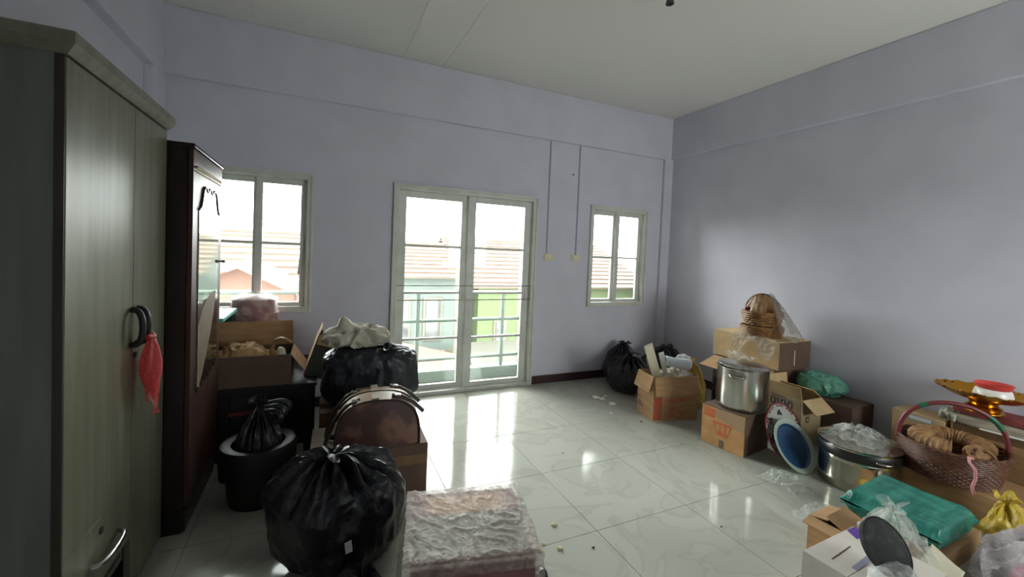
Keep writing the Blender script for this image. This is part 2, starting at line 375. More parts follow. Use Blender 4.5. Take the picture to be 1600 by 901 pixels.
dhandle(2.022).build('handle', BLKP, dA, True, True); dhandle(2.076).build('handle', BLKP, dB, True, True)
for y, d in ((2.07, dB),): G().tube([(wx, y, .955), (wx+.007, y, .955)], .011, 14).build('keyhole', LAM_E, d, True, True)
pts = [(wx+.004+.03*sin(pi*i/14)**.6, 1.835+.1*cos(pi*i/14), .345) for i in range(15)]
G().tube(pts, .0085, 8).build('handle', CHROME, dd, True, True)
G().tube([(wx, 1.81, .425), (wx+.004, 1.81, .425)], .012, 14).build('keyhole', LAM_E, dd, True, True)
# pink net bag tied on the wardrobe handles
PINK = film('pink_netting', C(225, 90, 92), .6, .92, .5, 40)
t = thing('net_bag', 'small red netting bag tied to the wardrobe door handles', 'bag', (wx+.045, 2.06, .77))
def fnp(u, v):
    th = 2*pi*u; z = 1.02-.24*v; w = .012+.042*sin(min(1, v*1.25)*pi*.8)*(1-.2*v); f = 1+.3*sin(5*th+6*v)
    return (wx+.05+w*.55*cos(th)*f, 2.075+.02*v+w*sin(th)*f, z+.02*sin(3*th)*v)
G().grid(fnp, 36, 20, True).build('netting', PINK, t, True, True)
G().tube([(wx+.05, 2.03, 1.03), (wx+.065, 2.055, 1.025), (wx+.055, 2.085, 1.03), (wx+.045, 2.06, 1.015), (wx+.05, 2.03, 1.03)], .009, 8).build('knot', PINK, t, True, True)
g = G(); sheet(g, (wx+.045, 2.085, .70), (.01, .05, 0), (.0, -.01, .14), 10, 16, .012, 4, 22); g.build('loose_end', PINK, t, True, True)

# ------------------------------------------------------------------ brown cabinet with mirrored door
BRN = mat('dark_brown_veneer', C(46, 33, 31), .3, col2=C(36, 26, 25), nscale=5, stretch=(4, 4, .5))
BRN2 = mat('reddish_brown_veneer', C(84, 58, 50), .42, col2=C(70, 48, 42), nscale=5, stretch=(4, 4, .5), spec=.25)
MIR = mat('greenish_mirror', C(128, 142, 130), .08, 1)
qx, qy0, qy1, qz = -.544, 2.43, 3.07, 1.84
t = thing('mirror_cabinet', 'dark brown cabinet with scalloped mirror door beside the olive wardrobe', 'cabinet', (-.8, 2.75, 0))
g = G(); g.box((-1.05, qy0, 0), (qx-.022, qy0+.02, qz)); g.box((-1.05, qy1-.02, 0), (qx-.022, qy1, qz)); g.box((-1.05, qy0+.02, 0), (-1.04, qy1-.02, qz)); g.box((-1.04, qy0+.02, qz-.02), (qx-.022, qy1-.02, qz)); g.box((-1.04, qy0+.02, .1), (qx-.022, qy1-.02, .12))
g.build('carcass', BRN, t, world=True)
G().box((-1.05, qy0-.004, qz), (qx+.006, qy1+.004, qz+.018), .004).build('top', BRN, t, world=True)
G().box((qx-.03, qy0+.01, 0), (qx-.012, qy1-.01, .11), .003).build('plinth', BRN, t, world=True)
dm = G().box((qx-.02, qy0+.002, .13), (qx, qy1-.002, qz-.004), .003).build('door', BRN2, t, world=True)
def top_z(y): # scalloped top edge with rounded shoulders
    u = (y-2.54)/.44; sh = .10*(1-min(1, min(u, 1-u)/.16)**2)**.8 if min(u, 1-u) < .16 else 0
    return 1.68-sh-(.022*abs(cos(pi*3*(u-.16)/.68))**3 if .16 <= u <= .84 else .022)
ymir = [2.54+.44*i/40 for i in range(41)]
loop = [(y, top_z(y)) for y in ymir]+[(2.98-.44*i/20, .70-.05*i/20+.018*sin(i*1.9)) for i in range(21)]
g = G().prism([(qx+.0005, y, z) for y, z in loop], (.003, 0, 0)); g.build('mirror', MIR, dm, world=True)
g = G().tube([(qx+.003, y, z) for y, z in loop[:41]], .006, 6); g.build('moulding', BRN, dm, True, True)
g = G().tube([(qx+.003, 2.47, 1.755), (qx+.003, 3.03, 1.755)], .006, 6); g.tube([(qx+.003, 2.47, 1.735), (qx+.003, 3.03, 1.735)], .003, 6); g.build('bead', mat('gilt_bead', C(190, 160, 110), .3, .6), dm, True, True)
TORN = mat('torn_backing', C(150, 128, 106), .6, col2=C(134, 110, 92), nscale=8)
lp = [(2.545, .67), (2.545, .98), (2.62, 1.05), (2.74, 1.10), (2.86, 1.12), (2.93, 1.12), (2.88, 1.0), (2.80, .88), (2.72, .79), (2.64, .71), (2.58, .66)]
G().prism([(qx+.0036, y, z) for y, z in lp], (.0012, 0, 0)).build('torn_film', TORN, dm, world=True)
G().lathe([(0, .03), (.008, .028), (.011, .022), (.007, .01), (.006, 0)], 14).build('door_knob', CHROME, dm, True)
k = [o for o in t.children_recursive if o.name.startswith('door_knob')][0]; k.location = (qx-(-.8), 3.035-2.75, 1.285); k.rotation_euler = (0, pi/2, 0)

# ------------------------------------------------------------------ cartons
def carton(t, w, d, h, m, top='open', flaps=(), th=.006, inner=None):
    g = G(); x, y = w/2, d/2
    g.box((-x, -y, 0), (x, y, th)); g.box((-x, -y, th), (-x+th, y, h)); g.box((x-th, -y, th), (x, y, h)); g.box((-x+th, -y, th), (x-th, -y+th, h)); g.box((-x+th, y-th, th), (x-th, y, h))
    b = g.build('body', m, t)
    if top == 'closed':
        for s in (-1, 1):
            G().box((-x+.001, (.0012 if s > 0 else -y+.001), h), (x-.001, (y-.001 if s > 0 else -.0012), h+.005), .001).build('flap', m, t)
    for side, ln, ang in flaps:
        a = RAD(ang); fm = inner or m
        if side in ('x+', 'x-'):
            sg = 1 if side == 'x+' else -1
            p0 = V3((sg*(x-th/2), 0, h)); dr_ = V3((sg*sin(a), 0, cos(a))); al = V3((0, y-.004, 0)); n = V3((sg*cos(a), 0, -sin(a)))
        else:
            sg = 1 if side == 'y+' else -1
            p0 = V3((0, sg*(y-th/2), h)); dr_ = V3((0, sg*sin(a), cos(a))); al = V3((x-.004, 0, 0)); n = V3((0, sg*cos(a), -sin(a)))
        if abs(ang) > 150: p0 = p0+n*(-th*.9)
        tp = V3(al)*.97
        Q = [p0-al, p0+al, p0+tp+dr_*ln, p0-tp+dr_*ln]
        Q = [q+n*0.002 for q in Q]
        G().prism(Q, -n*.005).build('flap', fm, t)
    return b
def decal(t, quad, m, name='print', th=.0006):
    q = [V3(p) for p in quad]; n = (q[1]-q[0]).cross(q[3]-q[0]).normalized()
    return G().prism([p+n*.0002 for p in q], n*th).build(name, m, t)
TAPE = mat('brown_tape', C(124, 98, 70), .3, col2=C(112, 88, 62), nscale=14)
BLACKW = mat('black_painted_wood', (.009, .009, .010, 1), .5, bump=(20, .1, .004))

# left group: dark low chest, carton with crumpled paper, teal cabinet, pink bundle
t = thing('low_chest', 'black low chest under the open carton by the window', 'chest', (-.47, 3.5, 0))
g = G().box((-1.0, 3.13, .06), (.0, 3.93, .45), .006); g.build('body', BLACKW, t, world=True)
G().box((-1.01, 3.118, .45), (.01, 3.94, .472), .004).build('top', BLACKW, t, world=True)
for x in (-.55, -.04):
    for y in (3.16, 3.9): G().box((x-.025, y-.025, 0), (x+.025, y+.025, .06), .003).build('foot', BLACKW, t, world=True)
for x0, x1 in ((-.98, -.5), (-.49, -.02)):
    d = G().box((x0, 3.12, .09), (x1, 3.131, .42), .003).build('drawer', BLACKW, t, world=True)
    G().lathe([(.012, 0), (.012, .01), (.018, .02), (0, .024)], 14).build('knob', BLKP, d, True)
    kk = d.children[0]; kk.location = ((x0+x1)/2+.47, 3.12-3.5, .26); kk.rotation_euler = (pi/2, 0, 0)
G().box((-.5, 3.10, .30), (-.26, 3.118, .325), .004).build('red_strip', mat('dull_red', C(96, 26, 32), .5), t, world=True)
t = thing('open_carton', 'open brown carton of crumpled paper on the black chest', 'box', (-.425, 3.30, .473))
carton(t, .55, .34, .20, KRAFT_D, flaps=(('y+', .17, 8), ('x+', .15, 145), ('x-', .17, -22)), inner=KRAFT)
def crump(t, name, c, r, seed, m, sq=2.2):
    g = G(); blob(g, r[0], r[1], r[2], seed, sq, 2, .035, .02, 0, nu=64, nv=36, asc=9, csc=20); o = g.build(name, m, None, True); o.parent = t; o.location = c; return o
def single(name, label, cat, c, r, seed, m, group=None, **kw):
    g = G(); a = dict(sqz=2.2, sqxy=2.0, amp=.035, crease=.02, fold=0, nu=64, nv=36, asc=9, csc=20); a.update(kw); blob(g, r[0], r[1], r[2], seed, **a)
    o = g.build(name, m, None, True); o.location = c; return tag(o, label, cat, group)
single('crumpled_paper', 'crumpled brown wrapping paper in the carton on the chest', 'paper', (-.44, 3.31, .485), (.19, .11, .225), 3, BPAPER)
single('paper_wad', 'pale paper wad beside the curved wooden handle', 'paper', (-.215, 3.22, .485), (.03, .035, .22), 9, PAPER, amp=.01, crease=.008)
WOOD = mat('polished_wood', C(150, 112, 78), .35, col2=C(124, 90, 60), nscale=8, stretch=(1, 1, 5))
g = G().tube([(-.27, 3.19, .49), (-.27, 3.19, .70), (-.262, 3.19, .735), (-.245, 3.19, .757), (-.22, 3.19, .766), (-.19, 3.19, .76), (-.168, 3.19, .742), (-.152, 3.19, .738)], [.014]*5+[.013, .012, .010], 10)
tag(g.build('umbrella_handle', WOOD, None, True), 'curved polished wooden handle sticking out of the carton', 'handle')
TEAL = mat('dark_teal_paint', C(30, 62, 70), .4); TEALTOP = mat('turquoise_cloth', C(120, 190, 176), .6, col2=C(100, 170, 160), nscale=9)
t = thing('teal_cabinet', 'dark teal cabinet with turquoise cover tucked behind the brown cabinet', 'cabinet', (-.86, 3.42, 0))
G().box((-1.07, 3.12, .475), (-.735, 3.59, .90), .004).build('body', TEAL, t, world=True) 
G().box((-1.08, 3.11, .90), (-.53, 3.60, .925), .006).build('cover', TEALTOP, t, world=True)
G().box((-.735, 3.52, .475), (-.545, 3.595, .90), .004).build('side_panel', TEAL, t, world=True)
PNKF = mat('pink_floral_fabric', C(146, 92, 96), .5, col2=C(178, 142, 136), nscale=14, lo=.45, hi=.6)
t = thing('fabric_bundle', 'round pink floral bundle in plastic film below the window', 'bundle', (-.445, 3.79, .473))
def bsh(r, z, A): return r*(1+.02*sin(9*A)+.025*nz((cos(A), sin(A), z*6), 2, 5)), z
G().lathe([(0, 0), (.15, 0), (.16, .03), (.163, .12), (.156, .2), (.163, .25), (.158, .37), (.163, .39), (.155, .4), (.15, .49), (.135, .502), (.08, .525), (0, .53)], 48, fn=bsh).build('fabric_stack', PNKF, t, True)
G().lathe([(.168, .1), (.168, .2), (.17, .34), (.168, .42), (.158, .5), (.138, .513), (.08, .54), (0, .548)], 48, fn=lambda r, z, A: (r*(1+.02*sin(17*A+9*z)), z+.006*sin(11*A))).build('plastic_film', film('thin_polythene', C(222, 220, 216), .04, .22), t, True)

# bin with bag
t = thing('rubbish_bin', 'round black bin beside the brown mirror cabinet', 'bin', (-.275, 2.64, 0))
G().lathe([(0, .004), (.13, .004), (.135, 0), (.14, .01), (.168, .285), (.178, .29), (.18, .31), (.168, .312), (.16, .30), (.132, .02), (0, .02)], 48).build('bucket', mat('black_bin_plastic', (.012, .012, .013, 1), .45), t, True)
t = thing('bin_bag', 'grey black bag gathered and knotted in the round bin', 'bag', (-.275, 2.64, .03))
SHEER = mat('sheer_black_polythene', (.016, .017, .019, 1), .36, bump=(30, .3, .01, 1))
g = G(); blob(g, .118, .118, .44, 21, 1.75, 2, .010, .006, .012, 17, knot=(-.0, 0, .05), nu=140); g.build('body', SHEER, t, True)
g = G(); tuft(g, (0, 0, .475), .035, .05, 3); g.build('knot', SHEER, t, True)
G().lathe([(.13, .285), (.16, .294), (.178, .29), (.187, .27), (.186, .2), (.18, .13)], 72, fn=lambda r, z, A: (r*(1+.012*sin(21*A)*(z < .27)), z+.012*sin(5*A)*(z < .15))).build('cuff', mat('black_cuff', (.008, .008, .009, 1), .55), t, True)
g = G(); 
for k in range(3):
    pts = [(.02+.13*sin(pi*i/16)*(1-.15*k)+.0, -.02-.03*k*sin(pi*i/16), .50-.02*k-.06*(i/16)*1.0+.02*sin(pi*i/8)) for i in range(17)]
    g.tube(pts, [.007+.009*sin(pi*i/16) for i in range(17)], 7, flat=.3)
g.build('drawstring', SHEER, t, True)

# group by the glazed door: lower carton, tilted carton, square black bag, pillow
t = thing('base_carton', 'brown closed carton under the square black bag', 'box', (.31, 3.06, 0))
carton(t, .56, .36, .335, KRAFT_D, 'closed')
t = thing('tilted_carton', 'open pale carton tipped against the square black bag', 'box', (.012, 3.385, .452), rot=(0, RAD(18), 0))
carton(t, .19, .21, .30, KRAFT_D, flaps=(('x-', .06, -3), ('y-', .07, 165)), inner=KRAFT_L)
decal(t, [(-.0951, .1, .01), (-.0951, -.1, .01), (-.0951, -.1, .298), (-.0951, .1, .298)], KRAFT_L, 'pale_side')
decal(t, [(-.09, -.1051, .005), (.09, -.1051, .005), (.09, -.1051, .22), (-.09, -.1051, .22)], mat('grey_green_card', C(98, 104, 96), .7), 'grey_side')
t = thing('black_bag', 'square stuffed black bag on the carton before the glazed door', 'bag', (.345, 3.03, .342))
g = G(); blob(g, .30, .17, .375, 31, 4.0, 3.0, .02, .014, .02, 19, lumps=((.28, 0, .3, .03, .08), (.28, 0, .12, .03, .08)), nu=150, nv=84); g.build('body', BLK2, t, True)
g = G(); tuft(g, (.10, -.06, .36), .05, .035, 5, (.0, -.03)); g.build('gathered_mouth', BLK2, t, True)
CANV = mat('cream_canvas', C(196, 192, 174), .8, col2=C(176, 172, 154), nscale=8, bump=(16, .4, .012, 1))
t = thing('canvas_sack', 'crumpled cream canvas sack on top of the square black bag', 'sack', (.245, 3.05, .728))
g = G(); blob(g, .20, .12, .12, 41, 1.9, 2.2, .018, .03, 0, lumps=((-.06, -.01, .12, .085, .042), (.08, 0, .1, .02, .07)), nu=140, nv=80, asc=9, csc=11); g.build('body', CANV, t, True)

# duffel on carton
t = thing('taped_carton', 'taped brown carton under the travel bag', 'box', (.295, 2.56, 0), RAD(-2))
carton(t, .62, .38, .292, KRAFT_D, 'closed')
decal(t, [(-.31, -.1905, .18), (.31, -.1905, .18), (.31, -.1905, .235), (-.31, -.1905, .235)], TAPE, 'tape')
LEA = mat('brown_canvas_print', C(74, 52, 48), .5, col2=C(118, 84, 68), nscale=7, lo=.5, hi=.62, bump=(20, .15, .006))
TANL = mat('tan_trim', C(158, 130, 100), .5, col2=C(132, 106, 80), nscale=9)
STRAP = mat('dark_brown_strap', C(48, 38, 34), .45)
t = thing('travel_bag', 'domed brown and tan travel bag with two straps on a carton', 'bag', (.335, 2.52, .299), RAD(-4))
def dome(n=28, sx=.225, sz=.262):
    return [(sx*math.copysign(abs(cos(pi*i/n))**.72, cos(pi*i/n)), sz*sin(pi*i/n)**.62) for i in range(n+1)]
P = dome()
def body(u, v):
    i = u*28; k = int(min(27, i)); f = i-k; x = P[k][0]*(1-f)+P[k+1][0]*f; z = P[k][1]*(1-f)+P[k+1][1]*f
    b = 1+.03*sin(pi*v); return (x*b, -.13+.26*v, z*b+.004*sin(9*u+7*v))
G().grid(body, 56, 12).build('gusset', TANL, t, True)
def face(yy, sg):
    def fn(u, v):
        i = u*28; k = int(min(27, i)); f = i-k; x = P[k][0]*(1-f)+P[k+1][0]*f; z = P[k][1]*(1-f)+P[k+1][1]*f
        return (x*v, yy+sg*.028*(1-v*v)**.8+.006*nz((x*v, z*v, 0), 9, 2), .0015+z*v)
    return fn
G().grid(face(-.13, -1), 56, 12).build('front_panel', LEA, t, True); G().grid(face(.13, 1), 56, 12).build('back_panel', LEA, t, True)
G().box((-.22, -.13, .0), (.22, .13, .006), .002).build('bottom', STRAP, t)
g = G().tube([(x*1.0, -.134, z) for x, z in P], .006, 6); g.build('piping', STRAP, t, True)
G().tube([(x*1.035, 0, z*1.035) for x, z in P[5:24]], .007, 6).build('zip', STRAP, t, True)
g = G().prism([(-.04, -.12, .264), (.0, -.12, .267), (.0, .12, .269), (-.04, .12, .266)], (0, 0, .006)); g.build('patch', mat('plaid_patch', C(150, 138, 118), .6), t)
for yy, sgn in ((-.085, -1), (.085, 1)):
    pts = []
    A0 = V3((-.11, yy, .262)); 
    ctr = [(-.10, yy, .258), (-.17, yy-.01, .228), (-.235, yy-.015, .15), (-.27, yy-.03, .05), (-.275, yy-.05, .022), (-.24, yy-.07, .018), (-.21, yy-.07, .03)]
    for i in range(len(ctr)-1):
        for s_ in range(4): pts.append(tuple(V3(ctr[i]).lerp(V3(ctr[i+1]), s_/4)))
    G().tube(pts, .014, 8, flat=.4).build('strap', STRAP, t, True)
    G().tube([(.07, yy, .27), (.13, yy, .256), (.19, yy, .222), (.25, yy-.01, .165)], .014, 8, flat=.4).build('strap', STRAP, t, True)
    for bx, bz in ((-.13, .246), (.10, .264)):
        G().box((bx-.018, yy-.016, bz-.002), (bx+.018, yy+.016, bz+.012), .004).build('buckle', CHROME, t)

# big black bags in front
t = thing('rubbish_bag', 'huge knotted black rubbish bag with a white sticker', 'bag', (.125, 1.985, 0))
g = G(); blob(g, .285, .21, .45, 51, 2.6, 2.2, .03, .011, .022, 15, knot=(-.05, -.03, .045), lumps=((-.12, -.16, .34, .05, .08), (.04, -.1, .46, .035, .07), (-.2, 0, .36, .03, .08)), nu=190, nv=110, csc=11); g.build('body', BLK, t, True)
g = G(); tuft(g, (-.05, -.03, .475), .055, .04, 7, (-.02, -.02)); g.build('knot', BLK, t, True)
D = V3((.02, -1, .38)).normalized()
stk = G().prism([(.0, -.256, .195), (.026, -.256, .202), (.021, -.250, .242), (-.005, -.250, .235)], (0, -.003, -.001)); stk.build('sticker', WHITE, t)
t = thing('rubbish_bag', 'small shiny black bag squeezed between the huge bag and the wrapped box', 'bag', (.165, 1.60, 0))
g = G(); blob(g, .085, .095, .16, 61, 2.2, 2, .025, .018, .02, 9, knot=(.01, .0, .03), nu=90, nv=50, asc=9, csc=18); g.build('body', BLK, t, True)
g = G(); tuft(g, (.01, 0, .18), .03, .03, 8); g.build('knot', BLK, t, True)

# plastic wrapped box
PBOX = mat('dusky_pink_card', C(150, 104, 106), .6, col2=C(134, 92, 94), nscale=8)
ang = math.atan2(-.075, .46)
t = thing('wrapped_box', 'dusky pink box wrapped in crumpled milky plastic in front of the black bags', 'box', (.565, 1.535, 0), RAD(-13))
carton(t, .44, .41, .34, PBOX, 'closed')
decal(t, [(-.21, -.195, .3454), (.21, -.195, .3454), (.21, .045, .3454), (-.21, .045, .3454)], mat('grey_paper_sheet', C(150, 146, 138), .7, col2=C(120, 116, 110), nscale=7), 'paper_sheet')
decal(t, [(-.16, .05, .3455), (.16, .05, .3455), (.16, .17, .3455), (-.16, .17, .3455)], mat('tan_label', C(196, 150, 110), .6), 'label')
def wrap(u, v):
    # u across (left hem - top - right hem), v from front to back hem
    a = (u-.5)*2; b = (v-.5)*2; hx, hy, hz = .232, .215, .352
    def fold_(s, hw, drop):
        L_ = abs(s)*(hw+drop); 
        return (math.copysign(min(L_, hw), s), max(0, L_-hw))
    x, dx = fold_(a, hx, .30); 
    if b > 0: y, dy = fold_(b, hy, .28)
    else: y, dy = fold_(b, hy, .05)
    z = hz-max(dx, dy)*.98 if (dx or dy) else hz
    x += math.copysign(.03*sstep(0, .3, dx)+.006*(dx > 0), a); y += math.copysign(.025*sstep(0, .3, dy)+.006*(dy > 0), b)
    p = V3((x, y, z)); 
    q = p+V3((nz(p, 7, 75), nz(p, 7, 76), nz(p, 7, 77)))*.05; q = V3((q.x+q.y*.6, (q.y-q.x*.6)*.45, q.z))
    e = max(0, 1-abs(nz(q, 17, 71))*3.2)**2*.007+max(0, 1-abs(nz(q, 40, 72))*2.6)**2*.003
    if not (dx or dy): p.z += max(0, e)+.002
    else: p += V3((math.copysign(e*.7+.004, a) if dx else 0, math.copysign(e*.7+.004, b) if dy else 0, e*.3))
    if p.z < .004: p.z = .004
    return p
G().grid(wrap, 220, 190).build('plastic_wrap', MILKY, t, True)
single('plastic_scrap', 'torn black plastic scrap on the floor by the wrapped box', 'scrap', (.885, 1.54, 0), (.03, .045, .05), 77, BLK, amp=.03, crease=.02, asc=16, csc=30)

# ------------------------------------------------------------------ right side: corner bags, paper carton
def bbag(loc, rx, ry, h, seed, label, knot, k2=BLK):
    t = thing('rubbish_bag', label, 'bag', loc)
    g = G(); blob(g, rx, ry, h, seed, 2.3, 2.1, .025, .010, .02, 15, knot=knot, nu=120, nv=70); g.build('body', k2, t, True)
    g = G(); tuft(g, (knot[0], knot[1], h+knot[2]-.01), .05, .03, seed, (.02, -.02)); g.build('knot', k2, t, True)
bbag((2.985, 3.46, 0), .20, .21, .34, 81, 'full black bag standing by the maroon baseboard', (.0, -.02, .05))
bbag((3.55, 3.52, 0), .26, .23, .36, 82, 'black bag pushed into the room corner', (.0, 0, .07))
bbag((3.12, 3.80, 0), .17, .12, .37, 83, 'black bag leaning on the wall under the small window', (.06, 0, .06), BLK2)
t = thing('paper_carton', 'open pale carton stuffed with papers beside the corner black bags', 'box', (2.90, 2.822, 0), RAD(-11.4))
carton(t, .44, .26, .385, KRAFT, flaps=(('y-', .165, 176), ('x-', .14, 162)), inner=KRAFT)
REDP = mat('faded_red_print', C(168, 70, 52), .7, col2=C(150, 80, 58), nscale=16); REDL = mat('pale_red_print', C(176, 98, 70), .7, col2=C(172, 124, 88), nscale=18, lo=.4, hi=.6)
decal(t, [(-.215, -.1305, .01), (-.135, -.1305, .01), (-.135, -.1305, .215), (-.215, -.1305, .215)], REDP)
decal(t, [(-.11, -.1305, .16), (.20, -.1305, .16), (.20, -.1305, .2), (-.11, -.1305, .2)], REDL)
decal(t, [(-.08, -.1305, .03), (.10, -.1305, .03), (.06, -.1305, .12), (-.04, -.1305, .12)], REDL)
PRT = mat('dark_print', C(84, 66, 50), .7)
for k in range(3): decal(t, [(-.2205, .12, .075+.016*k), (-.2205, .02+.02*k, .075+.016*k), (-.2205, .02+.02*k, .083+.016*k), (-.2205, .12, .083+.016*k)], PRT)
def board(name, label, cat, M4, w, l, th, m, group=None, wave=0, seed=1):
    g = G()
    def f(u, v):
        x = (u-.5)*w; z = v*l; return M4 @ V3((x, wave*sin(3*u+4*v+seed)+wave*.6*nz((x, z, 0), 6, seed), z))
    g.grid(f, 8, 14); o = g.build(name, m, None, True, solid=th); return tag(o, label, cat, group)
def pose(loc, rz, rx, ry): return Matrix.Translation(loc) @ Matrix.Rotation(rz, 4, 'Z') @ Matrix.Rotation(ry, 4, 'Y') @ Matrix.Rotation(rx, 4, 'X')
CARDP = mat('pale_card', C(208, 200, 176), .8); CARDG = mat('grey_card', C(128, 118, 104), .8)
board('card_strip', 'longest pale card strip leaning out of the paper carton', 'card', pose((2.895, 2.83, .06), RAD(-10), 0, RAD(-20)), .09, .62, .004, CARDP, wave=.004)
board('card_strip', 'narrow grey white card strip leaning in the paper carton', 'card', pose((2.955, 2.80, .06), RAD(-14), RAD(2), RAD(-17)), .05, .54, .004, mat('grey_white_card', C(190, 190, 184), .7), wave=.004, seed=3)
board('card_strip', 'brown card strip wedged behind the paper roll', 'card', pose((2.925, 2.885, .05), RAD(-10), 0, RAD(-20)), .08, .5, .004, CARDG, wave=.005, seed=5)
def roll(name, label, a, b, r, m, turns=1.6):
    a, b = V3(a), V3(b); d = (b-a).normalized(); n = d.orthogonal().normalized(); q = d.cross(n); g = G()
    g.grid(lambda u, v: a.lerp(b, v)+(n*cos(2*pi*turns*u)+q*sin(2*pi*turns*u))*(r*(.72+.28*u)*(1+.1*sin(4*u+5*v))), 50, 10)
    return tag(g.build(name, m, None, True, solid=.0015), label, 'paper')
roll('paper_roll', 'loosely rolled bluish white paper in the paper carton', (2.89, 2.86, .485), (3.10, 2.77, .455), .05, mat('blue_white_paper', C(206, 212, 220), .6))
g = G(); sheet(g, (2.80, 2.75, .33), (.25, -.05, .02), (-.01, .16, .05), 26, 18, .022, 8, 12); tag(g.build('crumpled_paper', PAPER, None, True), 'crumpled cream paper across the front of the paper carton', 'paper')
g = G(); sheet(g, (3.00, 2.72, .345), (.10, -.03, .01), (.02, .15, .02), 20, 16, .016, 12, 12); tag(g.build('crumpled_paper', mat('grey_paper', C(110, 102, 98), .7), None, True), 'grey crumpled paper at the end of the paper roll', 'paper')
# bags beside it
YEL = film('yellow_polythene', C(170, 142, 74), .8, .97, .35)
t = thing('yellow_bag', 'tall mustard yellow plastic bag beside the paper carton', 'bag', (3.26, 2.85, 0))
g = G(); blob(g, .085, .12, .40, 91, 2.2, 2, .025, .014, .018, 11, knot=(-.05, .02, .05), nu=90, nv=56); g.build('body', YEL, t, True)
g = G(); tuft(g, (-.05, .02, .435), .04, .04, 4); g.build('knot', YEL, t, True)
NAVY = mat('navy_polythene', C(34, 42, 56), .35, bump=(30, .3, .01, 1))
t = thing('navy_bag', 'dark navy bag behind the steel pot', 'bag', (3.385, 2.60, 0)); 
g = G(); blob(g, .07, .12, .38, 92, 2.6, 2.2, .02, .012, .015, 11, knot=(0, 0, .03), nu=90, nv=56); g.build('body', NAVY, t, True)
g = G(); tuft(g, (0, 0, .395), .03, .03, 6); g.build('knot', NAVY, t, True)
single('clear_bag', 'pale clear bag with blue and pink print beside the yellow bag', 'bag', (3.37, 3.09, 0), (.11, .11, .46), 93, film('printed_clear_polythene', C(206, 210, 214), .6, .9), amp=.02, crease=.014, csc=18)

# pot carton + steel pot
t = thing('pot_carton', 'worn carton with a red bowl print under the steel pot', 'box', (2.965, 2.187, 0), RAD(-8.2+16.4))
rz = math.atan2(.048, .334)
t.rotation_euler = (0, 0, rz); XF[t.name] = Matrix.Translation(t.location) @ Matrix.Rotation(rz, 4, 'Z')
carton(t, .34, .335, .292, KRAFT_D, 'closed')
decal(t, [(-.1705, .167, .001), (-.1705, -.167, .001), (-.1705, -.167, .291), (-.1705, .167, .291)], KRAFT_O, 'printed_side', .0006)
ORP = mat('orange_red_print', C(204, 98, 60), .7, col2=C(200, 120, 76), nscale=20); xx = -.1718
def loc_(y, z): return (xx, y, z)
decal(t, [loc_(.15, .21), loc_(.06, .21), loc_(.06, .275), loc_(.15, .275)], ORP)
bowl = [loc_(.085, .19), loc_(-.085, .19)]+[loc_(-.085+.045*(i/6)**.7+.0*i, .19-.10*(i/6)) for i in range(1, 7)]+[loc_(.04+.045*(1-(1-i/6)**.7)*1.0, .09+.10*(i/6)) for i in range(0, 6)]
n = V3((-1, 0, 0)); G().prism([V3(p) for p in bowl], n*.0006).build('bowl_print', ORP, t)
for k in range(3): 
    yy = .045-.04*k; decal(t, [(-.1726, yy, .125), (-.1726, yy-.02, .125), (-.1726, yy-.024, .175), (-.1726, yy+.004, .175)], KRAFT_O, 'letter')
GREYT = mat('grey_tape', C(120, 104, 86), .4)
decal(t, [loc_(.02, .001), loc_(-.018, .001), loc_(-.018, .06), loc_(.02, .06)], GREYT, 'tape'); decal(t, [loc_(.035, .235), loc_(-.005, .235), loc_(-.005, .29), loc_(.035, .29)], GREYT, 'tape')
decal(t, [(-.1722, .05, .225), (-.1722, -.165, .16), (-.1722, -.165, .289), (-.1722, .06, .289)], mat('dusty_tape', C(168, 140, 110), .3), 'tape', .0003)
t = thing('steel_pot', 'tall stainless steel pot standing on the bowl print carton', 'pot', (3.0, 2.17, .2975))
G().lathe([(0, 0), (.165, 0), (.175, .008), (.178, .03), (.178, .305), (.186, .308), (.187, .315), (.176, .316), (.173, .305), (.172, .02), (0, .015)], 64).build('body', STEEL, t, True)
for a in (RAD(205), RAD(25)):
    M4 = Matrix.Rotation(a, 4, 'Z')
    pts = [M4 @ V3((.186+.03*sin(pi*i/12), .05*cos(pi*i/12), .27-.012*sin(pi*i/12))) for i in range(13)]
    h_ = G().tube(pts, .006, 8).build('handle', STEEL, t, True)
    G().box((.176, -.06, .255), (.183, .06, .285), .003, M=M4).build('handle_plate', STEEL, h_)
g = G(); g.lathe([(0, 0), (.12, .004), (.165, .0), (.176, -.004), (.178, .003), (.165, .012), (.1, .02), (0, .022)], 48); o = g.build('lid', STEEL, t, True); o.location = (.0, 0, .322); o.rotation_euler = (RAD(2), RAD(2), 0)
g = G(); sheet(g, (2.87, 2.09, .67), (.13, -.04, .0), (.0, .18, .03), 26, 26, .03, 14, 12); tag(g.build('plastic_sheet', CLEAR, None, True), 'crumpled clear plastic draped over the steel pot lid', 'plastic')

